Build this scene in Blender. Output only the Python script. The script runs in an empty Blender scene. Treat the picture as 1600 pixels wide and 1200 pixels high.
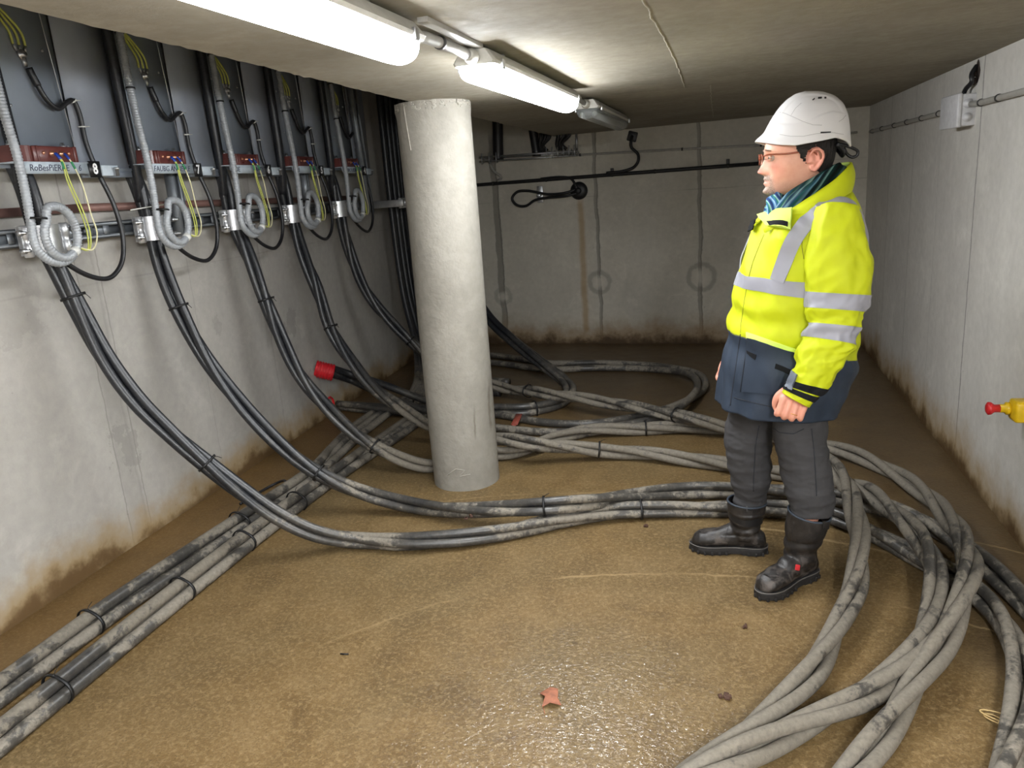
import bpy, bmesh, math, random
import numpy as np
from mathutils import Vector, Matrix, noise as mnoise

# ---------------------------------------------------------------- camera, world, exposure
FPX, YAW, PITCH, ROLL = 1190.76, -0.2451, 0.2534, -0.0744
CAMH = 1.6
def cam_axes():
    cy, sy, cp, sp = math.cos(YAW), math.sin(YAW), math.cos(PITCH), math.sin(PITCH)
    F = np.array([sy*cp, cy*cp, -sp]); r = np.array([cy, -sy, 0.0]); u = np.cross(r, F)
    c, s = math.cos(ROLL), math.sin(ROLL)
    return c*r+s*u, -s*r+c*u, F
CR, CU, CF = cam_axes()
CO = np.array([0, 0, CAMH])
cam_data = bpy.data.cameras.new('camera')
cam = bpy.data.objects.new('camera', cam_data)
bpy.context.scene.collection.objects.link(cam)
cam_data.sensor_width = 36.0
cam_data.lens = FPX*36.0/1600.0
cam_data.clip_start = 0.05
cam.matrix_world = Matrix(((CR[0], CU[0], -CF[0], 0), (CR[1], CU[1], -CF[1], 0), (CR[2], CU[2], -CF[2], CAMH), (0, 0, 0, 1)))
sc = bpy.context.scene
sc.camera = cam
sc.view_settings.view_transform = 'Standard'
sc.view_settings.look = 'None'
sc.view_settings.gamma = 1.0
sc.view_settings.use_curve_mapping = False
sc.view_settings.exposure = 2.0
world = bpy.data.worlds.new('world'); sc.world = world
world.use_nodes = True
world.node_tree.nodes['Background'].inputs[0].default_value = (0.75, 0.8, 0.9, 1)
world.node_tree.nodes['Background'].inputs[1].default_value = 0.0
LAMP = 26.0     # radiance of the lit diffusers
sc.cycles.max_bounces = 16
sc.cycles.diffuse_bounces = 12
sc.cycles.sample_clamp_indirect = 6.0

rnd = random.Random(7)
COL = sc.collection

# ---------------------------------------------------------------- helpers
def hit(px, py, n, c):
    """point where the sight line through pixel (px, py) meets the plane n.x = c"""
    n = np.array(n, float)
    d = CF + CR*(px-800)/FPX - CU*(py-600)/FPX
    t = (c-n@CO)/(n@d)
    return CO+t*d
def PZ(px, py, z=0.0): return hit(px, py, (0, 0, 1), z)
def PX(px, py, x): return hit(px, py, (1, 0, 0), x)
AF, YF = 0.1144, 7.3866
AR, XR = -0.0353, 1.1845
XL, H = -2.7366, 2.0322
NF = (math.sin(AF), math.cos(AF), 0); NR = (math.cos(AR), math.sin(AR), 0)
def PF(px, py, off=0.0): return hit(px, py, NF, YF-off)
def PR(px, py, off=0.0): return hit(px, py, NR, XR-off)
def far_pt(x, z, off=0.0): return np.array([x, (YF-off-x*NF[0])/NF[1], z])
def right_pt(y, z, off=0.0): return np.array([(XR-off-y*NR[1])/NR[0], y, z])

def tag(o, label=None, cat=None, group=None, kind=None):
    if label: o['label'] = label
    if cat: o['category'] = cat
    if group: o['group'] = group
    if kind: o['kind'] = kind
    return o
def empty(name, loc=(0, 0, 0), label=None, cat=None, group=None):
    o = bpy.data.objects.new(name, None); COL.objects.link(o)
    o.location = [float(v) for v in loc]; o.empty_display_size = 0.1
    return tag(o, label, cat, group)
def mesh_obj(name, verts, faces, mat, parent=None, smooth=True, mats=None, fmi=None):
    me = bpy.data.meshes.new(name)
    off = wloc(parent) if parent is not None else np.zeros(3)
    verts = np.array([tuple(map(float, v)) for v in verts])-off
    me.from_pydata([tuple(v) for v in verts.tolist()], [], faces)
    for m in (mats or [mat]): me.materials.append(m)
    if smooth: me.polygons.foreach_set('use_smooth', [True]*len(me.polygons))
    if fmi is not None: me.polygons.foreach_set('material_index', fmi)
    me.update()
    o = bpy.data.objects.new(name, me); COL.objects.link(o)
    if parent is not None: o.parent = parent
    return o
def wloc(p):
    v = np.zeros(3)
    while p is not None: v = v+np.array(p.location); p = p.parent
    return v
class G:
    """collects geometry of one mesh"""
    def __init__(s): s.v = []; s.f = []; s.m = []; s.flat = []
    def add(s, v, f, mi=0):
        b = len(s.v); s.v += [tuple(map(float, q)) for q in v]
        s.f += [tuple(b+i for i in q) for q in f]; s.m += [mi]*len(f)
        return s
    def box(s, c, d, rot=None, mi=0, bev=0.0):
        bm = bmesh.new(); bmesh.ops.create_cube(bm, size=1.0)
        for v in bm.verts: v.co = Vector((v.co.x*d[0], v.co.y*d[1], v.co.z*d[2]))
        if bev > 0: bmesh.ops.bevel(bm, geom=list(bm.edges), offset=bev, segments=2, affect='EDGES', profile=0.5)
        M = Matrix.Translation([float(x) for x in c]) @ (rot.to_4x4() if rot is not None else Matrix())
        bm.verts.index_update()
        s.add([M @ v.co for v in bm.verts], [[v.index for v in f.verts] for f in bm.faces], mi)
        bm.free(); return s
    def cyl(s, a, b, r, r2=None, seg=16, mi=0, caps=True):
        return s.tube([a, b], [r, r if r2 is None else r2], seg, mi, caps)
    def tube(s, pts, r, seg=10, mi=0, caps=True, up=None):
        v, f = tube_geo(pts, r, seg, caps, up); return s.add(v, f, mi)
    def lathe(s, o, ax, prof, seg=20, mi=0, cap0=True, cap1=True):
        """profile: list of (radius, distance along axis)"""
        o = np.array(o, float); ax = np.array(ax, float); ax /= np.linalg.norm(ax)
        t = np.cross(ax, (0, 0, 1) if abs(ax[2]) < .9 else (1, 0, 0)); t /= np.linalg.norm(t); b = np.cross(ax, t)
        v = []; f = []
        for r, d in prof:
            for k in range(seg):
                a = 2*math.pi*k/seg; v.append(o+ax*d+r*(t*math.cos(a)+b*math.sin(a)))
        n = len(prof)
        for i in range(n-1):
            for k in range(seg):
                k2 = (k+1) % seg; f.append((i*seg+k, i*seg+k2, (i+1)*seg+k2, (i+1)*seg+k))
        if cap0: f.append(tuple(range(seg))[::-1])
        if cap1: f.append(tuple((n-1)*seg+k for k in range(seg)))
        return s.add(v, f, mi)
    def build(s, name, mat, parent=None, smooth=True, mats=None):
        return mesh_obj(name, s.v, s.f, mat, parent, smooth, mats, s.m if mats else None)
def autosmooth(o, ang=0.6):
    me = o.data
    bm = bmesh.new(); bm.from_mesh(me)
    for e in bm.edges:
        if len(e.link_faces) == 2 and e.calc_face_angle(0) > ang: e.smooth = False
    bm.to_mesh(me); bm.free()
    return o
def tube_geo(pts, r, seg=10, caps=True, up=None):
    P = np.array([np.array(p, float) for p in pts]); n = len(P)
    R = np.full(n, r) if np.isscalar(r) else np.array(r, float)
    T = np.zeros_like(P); T[1:-1] = P[2:]-P[:-2]; T[0] = P[1]-P[0]; T[-1] = P[-1]-P[-2]
    T /= np.linalg.norm(T, axis=1)[:, None]+1e-12
    a = np.array(up if up is not None else ((0, 0, 1) if abs(T[0][2]) < .9 else (1, 0, 0)), float)
    N = a-T[0]*(a@T[0]); N /= np.linalg.norm(N)
    v = []; f = []
    ca = np.cos(np.arange(seg)*2*math.pi/seg); sa = np.sin(np.arange(seg)*2*math.pi/seg)
    for i in range(n):
        N = N-T[i]*(N@T[i]); N /= np.linalg.norm(N); B = np.cross(T[i], N)
        for k in range(seg): v.append(P[i]+R[i]*(N*ca[k]+B*sa[k]))
    for i in range(n-1):
        for k in range(seg):
            k2 = (k+1) % seg; f.append((i*seg+k, i*seg+k2, (i+1)*seg+k2, (i+1)*seg+k))
    if caps:
        f.append(tuple(range(seg))[::-1]); f.append(tuple((n-1)*seg+k for k in range(seg)))
    return v, f
def smooth_path(pts, step=0.03):
    """centripetal-ish Catmull-Rom through the points, resampled evenly"""
    P = [np.array(p, float) for p in pts]
    P = [2*P[0]-P[1]]+P+[2*P[-1]-P[-2]]
    out = []
    for i in range(1, len(P)-2):
        p0, p1, p2, p3 = P[i-1:i+3]
        d = [max(np.linalg.norm(b-a), 1e-6)**.5 for a, b in ((p0, p1), (p1, p2), (p2, p3))]
        t0 = 0; t1 = d[0]; t2 = t1+d[1]; t3 = t2+d[2]
        m = max(4, int(np.linalg.norm(p2-p1)/step*2))
        for k in range(m):
            t = t1+(t2-t1)*k/m
            A1 = (t1-t)/(t1-t0)*p0+(t-t0)/(t1-t0)*p1; A2 = (t2-t)/(t2-t1)*p1+(t-t1)/(t2-t1)*p2; A3 = (t3-t)/(t3-t2)*p2+(t-t2)/(t3-t2)*p3
            B1 = (t2-t)/(t2-t0)*A1+(t-t0)/(t2-t0)*A2; B2 = (t3-t)/(t3-t1)*A2+(t-t1)/(t3-t1)*A3
            out.append((t2-t)/(t2-t1)*B1+(t-t1)/(t2-t1)*B2)
    out.append(P[-2])
    out = np.array(out)
    L = np.concatenate([[0], np.cumsum(np.linalg.norm(np.diff(out, axis=0), axis=1))])
    n = max(2, int(L[-1]/step)); q = np.linspace(0, L[-1], n+1)
    return np.stack([np.interp(q, L, out[:, k]) for k in range(3)], 1)

# ---------------------------------------------------------------- material kit
class NT:
    def __init__(s, name):
        s.m = bpy.data.materials.new(name); s.m.use_nodes = True; s.t = s.m.node_tree
        s.b = s.t.nodes['Principled BSDF']; s.pos = None
    def n(s, typ, **k):
        nd = s.t.nodes.new(typ)
        for a, b in k.items(): setattr(nd, a, b)
        return nd
    def link(s, a, b): s.t.links.new(a, b)
    def put(s, sock, v):
        if isinstance(v, bpy.types.NodeSocket): s.link(v, sock)
        elif isinstance(v, (tuple, list)) and len(v) == 3 and sock.type == 'RGBA': sock.default_value = (*v, 1)
        else: sock.default_value = v
    def P(s):
        if s.pos is None: s.pos = s.n('ShaderNodeNewGeometry').outputs['Position']
        return s.pos
    def xyz(s, v=None):
        x = s.n('ShaderNodeSeparateXYZ'); s.put(x.inputs[0], v or s.P()); return x.outputs
    def comb(s, x, y, z):
        c = s.n('ShaderNodeCombineXYZ')
        for i, q in enumerate((x, y, z)): s.put(c.inputs[i], q)
        return c.outputs[0]
    def math(s, op, a, b=0.0, c=0.0, clamp=False):
        m = s.n('ShaderNodeMath', operation=op, use_clamp=clamp)
        s.put(m.inputs[0], a); s.put(m.inputs[1], b); s.put(m.inputs[2], c); return m.outputs[0]
    def noise(s, scale=5, detail=4, rough=.55, vec=None, dist=0.0, out='Fac'):
        m = s.n('ShaderNodeTexNoise'); s.put(m.inputs['Vector'], vec or s.P()); m.inputs['Scale'].default_value = scale
        m.inputs['Detail'].default_value = detail; m.inputs['Roughness'].default_value = rough; m.inputs['Distortion'].default_value = dist
        return m.outputs[out]
    def vscale(s, k, v=None):
        m = s.n('ShaderNodeVectorMath', operation='MULTIPLY'); s.put(m.inputs[0], v or s.P()); m.inputs[1].default_value = k; return m.outputs[0]
    def voro(s, scale, vec=None, feature='F1'):
        m = s.n('ShaderNodeTexVoronoi', feature=feature); s.put(m.inputs['Vector'], vec or s.P()); m.inputs['Scale'].default_value = scale; return m.outputs['Distance']
    def mr(s, v, a, b, c=0.0, d=1.0, smooth=False):
        m = s.n('ShaderNodeMapRange'); m.interpolation_type = 'SMOOTHSTEP' if smooth else 'LINEAR'
        for i, q in enumerate((v, a, b, c, d)): s.put(m.inputs[i], q)
        return m.outputs[0]
    def mix(s, f, a, b, mode='MIX'):
        m = s.n('ShaderNodeMix', data_type='RGBA', blend_type=mode); s.put(m.inputs['Factor'], f); s.put(m.inputs['A'], a); s.put(m.inputs['B'], b); return m.outputs['Result']
    def ramp(s, f, stops):
        m = s.n('ShaderNodeValToRGB'); s.put(m.inputs[0], f); e = m.color_ramp.elements
        while len(e) < len(stops): e.new(0.5)
        for q, (p, c) in zip(e, stops): q.position = p; q.color = (*c, 1)
        return m.outputs[0]
    def bump(s, h, strength=.3, dist=.01, normal=None):
        m = s.n('ShaderNodeBump'); m.inputs['Strength'].default_value = strength; m.inputs['Distance'].default_value = dist
        s.put(m.inputs['Height'], h)
        if normal: s.link(normal, m.inputs['Normal'])
        return m.outputs[0]
    def done(s, col=None, rough=None, bump=None, metal=None, **k):
        if col is not None: s.put(s.b.inputs['Base Color'], col)
        if rough is not None: s.put(s.b.inputs['Roughness'], rough)
        if metal is not None: s.put(s.b.inputs['Metallic'], metal)
        if bump is not None: s.link(bump, s.b.inputs['Normal'])
        for a, b in k.items(): s.put(s.b.inputs[a.replace('_', ' ')], b)
        return s.m
def simple(name, col, rough=.5, metal=0.0, var=.12, scale=30, bump=0.0, spec=None, **k):
    t = NT(name)
    nz = t.noise(scale, 4)
    c = t.mix(t.mr(nz, .3, .7), tuple(x*(1-var) for x in col), tuple(min(1, x*(1+var)) for x in col))
    b = t.bump(nz, bump, .003) if bump else None
    if spec is not None: k['Specular_IOR_Level'] = spec
    return t.done(c, t.mr(nz, 0, 1, max(.02, rough-.08), rough+.08), b, metal, **k)

def srgb(r, g, b):
    return tuple(((c/255)/12.92 if c/255 < .04045 else ((c/255+.055)/1.055)**2.4) for c in (r, g, b))
# ---------------------------------------------------------------- concrete surfaces
def band(t, coord, c, w, wob, soft=.3):
    """1 inside a wobbly strip of half width w around coordinate c"""
    d = t.math('ABSOLUTE', t.math('SUBTRACT', t.math('ADD', coord, wob), c))
    return t.mr(d, w, w*(1+soft)+.004, 1, 0, True)
def concrete(name, light, dark, horiz, joints=(), cracks=(), base=None, rings=(), streaks=(), patches=(), bumps=.25, scale=1.0, spots=True, lines=(), stain_h=.17, grain=(1, 1, .25)):
    t = NT(name); o = t.xyz(); u = o[horiz]; z = o[2]
    big = t.noise(1.1*scale, 5, .6); fine = t.noise(22, 5, .65); streak = t.noise(6, 4, .6, t.vscale(grain))
    c = t.mix(t.mr(big, .32, .68), dark, light)
    c = t.mix(t.mr(streak, .35, .75, 0, .35), c, tuple(x*.72 for x in light))
    c = t.mix(t.mr(t.noise(3.2, 6, .7, dist=.6), .55, .68, 0, .3), c, tuple(min(1, x*1.25) for x in light))
    c = t.mix(t.mr(fine, .35, .75, 0, .25), c, tuple(x*.6 for x in dark))
    if spots:
        sp = t.voro(9.0, t.mix(.12, t.P(), t.noise(7, 2, out='Color')))
        c = t.mix(t.math('MULTIPLY', t.mr(sp, .0, .06, .75, 0), t.mr(t.noise(2.2, 2), .5, .62)), c, tuple(x*.35 for x in dark))
    wob = t.mr(t.noise(4, 4, .6), 0, 1, -.03, .03); wob2 = t.mr(t.noise(14, 4, .6), 0, 1, -.03, .03)
    for (jc, w, amt, z0, z1) in joints:
        f = t.math('MULTIPLY', band(t, u, jc, w, wob), amt)
        f = t.math('MULTIPLY', f, t.math('MULTIPLY', t.mr(z, z0-.03, z0+.03), t.mr(z, z1-.05, z1+.05, 1, 0)))
        c = t.mix(f, c, tuple(x*.38 for x in dark))
        f2 = t.math('MULTIPLY', band(t, u, jc+w*.9, .004, t.math('ADD', wob, t.math('MULTIPLY', wob2, .2))), amt)
        c = t.mix(t.math('MULTIPLY', f2, .7), c, tuple(x*.25 for x in dark))
    for (jc, w, amt) in lines:      # thin scored lines
        f = band(t, u, jc, w, t.math('MULTIPLY', wob2, .35)); c = t.mix(t.math('MULTIPLY', f, amt), c, tuple(x*.35 for x in dark))
    for (zc, amt) in cracks:
        f = band(t, z, zc, .002, t.math('MULTIPLY', wob, .3)); c = t.mix(t.math('MULTIPLY', t.math('MULTIPLY', f, amt), t.mr(t.noise(3, 2), .4, .6)), c, tuple(x*.4 for x in dark))
    for (ru, rz, rr, amt) in rings:
        du = t.math('SUBTRACT', u, ru); dz = t.math('SUBTRACT', z, rz)
        rd = t.math('ADD', t.math('SQRT', t.math('ADD', t.math('MULTIPLY', du, du), t.math('MULTIPLY', dz, dz))), t.math('MULTIPLY', wob2, .8))
        c = t.mix(t.mr(rd, rr*.3, rr*.8, .6, 0), c, light)
        d = t.math('ABSOLUTE', t.math('SUBTRACT', rd, rr))
        c = t.mix(t.mr(d, .012, .03, amt, 0), c, tuple(x*.45 for x in dark))
    for (pu, pz, pr, amt) in patches:      # damp patches with an irregular outline
        du = t.math('SUBTRACT', u, pu); dz = t.math('SUBTRACT', z, pz)
        rd = t.math('ADD', t.math('SQRT', t.math('ADD', t.math('MULTIPLY', du, du), t.math('MULTIPLY', dz, dz))), t.mr(t.noise(9, 5, .65), .3, .7, -.10, .10))
        c = t.mix(t.mr(rd, pr*.8, pr*.9, amt, 0), c, tuple(x*.66 for x in dark))
    for (su, w, z0, z1, col, amt) in streaks:
        d = t.math('ABSOLUTE', t.math('SUBTRACT', t.math('ADD', u, t.math('MULTIPLY', wob, .6)), su))
        f = t.math('MULTIPLY', t.mr(d, w*.3, w, amt, 0), t.math('MULTIPLY', t.mr(z, z0, z0+.05), t.mr(z, z1-.1, z1, 1, 0)))
        c = t.mix(f, c, col)
    if base:
        hgt = t.math('ADD', z, t.math('ADD', t.mr(t.noise(2.0, 5, .65), .25, .75, -.10, .10), t.mr(t.noise(9, 4, .6), .3, .7, -.03, .03)))
        c = t.mix(t.mr(hgt, .03, stain_h*1.5, .9, 0, True), c, base[0])
        c = t.mix(t.mr(hgt, .0, stain_h*.55, .95, 0, True), c, base[1])
    h = t.math('ADD', t.math('MULTIPLY', fine, .4), t.math('MULTIPLY', big, 1.0))
    return t.done(c, t.mr(fine, .3, .7, .62, .85), t.bump(h, bumps, .012), Specular_IOR_Level=.3)

W_L = srgb(186, 182, 174); W_D = srgb(160, 157, 150)
STAIN = (srgb(152, 128, 88), srgb(92, 70, 42))
M_left = concrete('concrete_left_wall', srgb(182, 178, 171), srgb(162, 159, 153), 1,
    joints=[(3.01, .05, .16, .0, 1.7), (4.45, .03, .22, .7, 1.8), (1.9, .03, .2, 0, 1.8)], lines=[(2.945, .0018, .4), (3.085, .0018, .4), (3.74, .0015, .2)], patches=[(3.04, .50, .13, .5), (4.75, .80, .10, .45), (4.95, .3, .12, .5), (3.9, .95, .06, .3), (2.55, 1.30, .2, .25)],
    base=STAIN, cracks=[(1.30, .25)])
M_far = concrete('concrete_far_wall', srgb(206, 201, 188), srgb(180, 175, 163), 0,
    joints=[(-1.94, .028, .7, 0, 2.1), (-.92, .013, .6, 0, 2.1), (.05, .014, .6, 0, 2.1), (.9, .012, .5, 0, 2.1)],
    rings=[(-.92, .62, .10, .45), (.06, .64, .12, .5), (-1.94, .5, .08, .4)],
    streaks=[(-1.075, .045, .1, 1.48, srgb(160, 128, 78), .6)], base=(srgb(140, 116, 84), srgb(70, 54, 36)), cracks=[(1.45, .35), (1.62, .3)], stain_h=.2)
M_right = concrete('concrete_right_wall', srgb(214, 211, 204), srgb(198, 195, 189), 1,
    lines=[(4.25, .004, .8), (5.6, .002, .6), (6.35, .003, .5), (3.1, .0015, .3), (4.95, .0015, .3)], base=(srgb(158, 132, 88), srgb(84, 62, 34)), stain_h=.2)
M_back = concrete('concrete_back_wall', W_L, W_D, 0, base=STAIN)
M_ceil = concrete('concrete_ceiling', srgb(160, 153, 138), srgb(134, 128, 114), 1, bumps=.35, scale=1.3, grain=(.25, 1, 1), lines=[(4.33, .0022, .45), (7.02, .002, .5)])
M_col = concrete('concrete_column', srgb(150, 146, 137), srgb(133, 129, 120), 0, bumps=.9, scale=2.4, spots=False,
    streaks=[(-1.16, .006, .28, .5, srgb(96, 88, 76), .6), (-1.10, .004, .3, .62, srgb(96, 88, 76), .6)])
def floor_mat():
    t = NT('wet_muddy_floor'); o = t.xyz(); x, y = o[0], o[1]
    big = t.noise(.9, 6, .6, dist=.4); mid = t.noise(4.5, 6, .65, dist=.8); fine = t.noise(60, 5, .75, dist=.5); gr = t.noise(140, 3, .7)
    c = t.ramp(mid, [(.25, srgb(86, 66, 38)), (.5, srgb(108, 86, 52)), (.78, srgb(126, 104, 70))])
    c = t.mix(t.mr(big, .42, .62, 0, .55), c, srgb(92, 79, 54))
    c = t.mix(t.mr(fine, .48, .66, 0, .75), c, srgb(146, 125, 90))
    c = t.mix(t.mr(gr, .52, .72, 0, .7), c, srgb(60, 45, 26))
    # wetter floor, also darkened for dimmer light, towards far end and right wall
    wetn = t.mr(t.noise(1.3, 5, .6), .3, .7, -.5, .5)
    far = t.mr(t.math('ADD', y, wetn), 4.3, 5.6, 0, 1, True)
    rgt = t.mr(t.math('ADD', t.math('ADD', x, t.math('MULTIPLY', wetn, .5)), t.math('MULTIPLY', y, .12)), 1.05, 1.5, 0, 1, True)
    lft = t.mr(t.math('ADD', x, t.math('MULTIPLY', wetn, .25)), -2.45, -2.2, 1, 0, True)
    wet = t.math('MAXIMUM', far, rgt)
    c = t.mix(t.math('MULTIPLY', wet, .82), c, t.mix(mid, srgb(68, 54, 36), srgb(98, 80, 56)))
    c = t.mix(t.math('MULTIPLY', lft, .5), c, t.mix(mid, srgb(88, 62, 30), srgb(124, 94, 54)))
    # drag marks of cables: long pale arcs
    for (cx, cy, r, w, a) in ((-.2, 1.4, 2.02, .006, .5), (-.35, 1.0, 2.75, .004, .45), (0.0, 1.2, 1.72, .004, .4)):
        dx = t.math('SUBTRACT', x, cx); dy = t.math('SUBTRACT', y, cy)
        d = t.math('SQRT', t.math('ADD', t.math('MULTIPLY', dx, dx), t.math('MULTIPLY', dy, dy)))
        d = t.math('ABSOLUTE', t.math('SUBTRACT', t.math('ADD', d, t.mr(mid, 0, 1, -.04, .04)), r))
        c = t.mix(t.math('MULTIPLY', t.mr(d, w*.5, w*2.5, 1, 0), t.math('MULTIPLY', t.mr(t.noise(1.7, 3), .42, .54, 0, .6), t.mr(x, -1.6, -1.0))), c, srgb(160, 138, 100))
    # crumbs of dirt
    sp = t.voro(7.0, t.mix(.1, t.P(), t.noise(5, 2, out='Color')))
    c = t.mix(t.math('MULTIPLY', t.mr(sp, .02, .075, .8, 0), t.mr(t.noise(1.6, 3), .5, .6)), c, srgb(44, 32, 20))
    # water film: a shallow wet patch in front, and along the far end
    dx = t.math('SUBTRACT', x, -.4); dy = t.math('SUBTRACT', y, 1.75)
    dd = t.math('SQRT', t.math('ADD', t.math('MULTIPLY', dx, dx), t.math('MULTIPLY', dy, dy)))
    pud = t.mr(t.math('ADD', dd, t.mr(mid, 0, 1, -.35, .35)), .25, 1.0, 1, 0, True)
    wetness = t.math('MAXIMUM', t.math('MULTIPLY', wet, .55), pud)
    rough = t.math('ADD', t.mr(wetness, 0, 1, .5, .38), t.mr(mid, .3, .7, -.03, .06))
    h = t.math('ADD', t.math('MULTIPLY', mid, .5), t.math('ADD', t.math('MULTIPLY', fine, .32), t.math('MULTIPLY', gr, .12)))
    rip = t.noise(52, 2, .5, t.vscale((1, 1.6, 1)), dist=.5)
    nb = t.bump(h, .45, .02)
    bp = t.n('ShaderNodeBump'); t.put(bp.inputs['Strength'], 1.0); bp.inputs['Distance'].default_value = .0065; t.put(bp.inputs['Height'], rip)
    t.link(bp.outputs[0], t.b.inputs['Coat Normal']); t.put(t.b.inputs['Coat Weight'], t.math('MULTIPLY', wetness, t.mr(t.noise(8, 4, .6), .35, .6, .35, 1))); t.b.inputs['Coat Roughness'].default_value = .06; t.b.inputs['Coat IOR'].default_value = 1.45
    return t.done(c, rough, nb, Specular_IOR_Level=.3)
M_floor = floor_mat()

YB = -2.6
def poly(name, verts, faces, mat, **k):
    return tag(mesh_obj(name, verts, faces, mat, smooth=False), kind='structure', **k)
def slab(name, pts, z0, z1, mat):
    n = len(pts)
    v = [(x, y, z0) for x, y in pts]+[(x, y, z1) for x, y in pts]
    f = [tuple(range(n))[::-1], tuple(range(n, 2*n))]+[(i, (i+1) % n, n+(i+1) % n, n+i) for i in range(n)]
    return poly(name, v, f, mat)
def wall(name, a, b, z0, z1, th, mat):
    """wall with its visible face along a-b; thickness to the right of a->b"""
    a = np.array(a, float); b = np.array(b, float); d = (b-a)/np.linalg.norm(b-a); n = np.array([d[1], -d[0]])*th
    return slab(name, [tuple(a), tuple(a+n), tuple(b+n), tuple(b)][::1], z0, z1, mat)
ZTOP = 3.0
cFR = far_pt(0, 0); 
def far_y(x): return float(far_pt(x, 0)[1])
def right_x(y): return float(right_pt(y, 0)[0])
xc = 1.44; yc = far_y(xc)
slab('floor', [(XL-.2, YB-.2), (xc+.5, YB-.2), (xc+.5, yc+.6), (XL-.2, yc+.9)], -.2, 0, M_floor)
slab('wall_left', [(XL-.2, YB-.2), (XL, YB-.2), (XL, 8.1), (XL-.2, 8.1)], -.001, ZTOP, M_left)
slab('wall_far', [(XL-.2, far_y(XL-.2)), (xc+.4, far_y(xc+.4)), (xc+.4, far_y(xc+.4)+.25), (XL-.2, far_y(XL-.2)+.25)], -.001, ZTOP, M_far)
slab('wall_right', [(right_x(YB-.2), YB-.2), (right_x(YB-.2)+.3, YB-.2), (right_x(yc+.4)+.3, yc+.4), (right_x(yc+.4), yc+.4)], -.001, ZTOP, M_right)
slab('wall_back', [(XL-.2, YB-.2), (right_x(YB)+.2, YB-.2), (right_x(YB)+.2, YB), (XL-.2, YB)], -.001, ZTOP, M_back)
# ceiling slab with a rough, straight broken edge above the cable trench of the switchgear
ye = np.arange(YB-.1, 7.8, .035)
edge = []
for i, y in enumerate(ye):
    x = -1.365+.02*(y-1.4)*.55+.014*(mnoise.noise((y*4, 0, 0)))+.008*mnoise.noise((y*21, 3, 0))
    edge.append((x, float(y)))
v = []; f = []
xr_ = lambda y: right_x(y)+.1
for (x, y) in edge: v += [(x, y, H+.004*mnoise.noise((y*30, 7, 1))), (x+.03, y, H), (xr_(y), y, H), (xr_(y), y, H+.28), (x-.01, y, H+.28)]
for i in range(len(edge)-1):
    for k in range(5):
        a = i*5+k; b = i*5+(k+1) % 5; f.append((a, b, b+5, a+5))
f.append((0, 1, 2, 3, 4)); e5 = (len(edge)-1)*5; f.append((e5+4, e5+3, e5+2, e5+1, e5))
poly('ceiling', v, f, M_ceil)
M_void = simple('dark_soffit', srgb(120, 118, 122), .8)
slab('ceiling_upper', [(XL-.2, YB-.2), (-1.0, YB-.2), (-1.0, 8.2), (XL-.2, 8.2)], ZTOP, ZTOP+.15, M_void)
# crooked construction joint on the ceiling
M_seam = simple('cement_seam', srgb(176, 170, 155), .8)
g = G()
for ln in ([(-.155, .9), (-.13, 1.7), (-.12, 2.146), (-.07, 3.2), (-.04, 4.33)], [(.09, 4.35), (.12, 5.5), (.165, 6.9)]):
    p = smooth_path([(x, y, H) for x, y in ln], .02)
    p = [(q[0]+.007*mnoise.noise((q[1]*9, 1, 2))+.004*mnoise.noise((q[1]*37, 1, 2)), q[1], H+.002) for q in p]
    g.tube(p, .0034, 6)
tag(g.build('trim_1', M_seam), kind='structure')

# column
g = G(); prof = []
cx, cy, cr = -1.28, 3.90, .187
seg = 64; nz = 60
for i in range(nz+1):
    z = H*i/nz
    for k in range(seg):
        a = 2*math.pi*k/seg
        r = cr*(1+.02*mnoise.noise((math.cos(a)*1.5, math.sin(a)*1.5, z*1.2)))
        if z > H-.06: r += .012*max(0, mnoise.noise((math.cos(a)*8, math.sin(a)*8, z*22))+.15)
        g.v.append((cx+r*math.cos(a), cy+r*math.sin(a), z))
for i in range(nz):
    for k in range(seg):
        k2 = (k+1) % seg; g.f.append((i*seg+k, i*seg+k2, (i+1)*seg+k2, (i+1)*seg+k))
col_o = mesh_obj('concrete_column', g.v, g.f, M_col)
tag(col_o, 'round grey concrete column standing between floor and ceiling', 'column')

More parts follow.
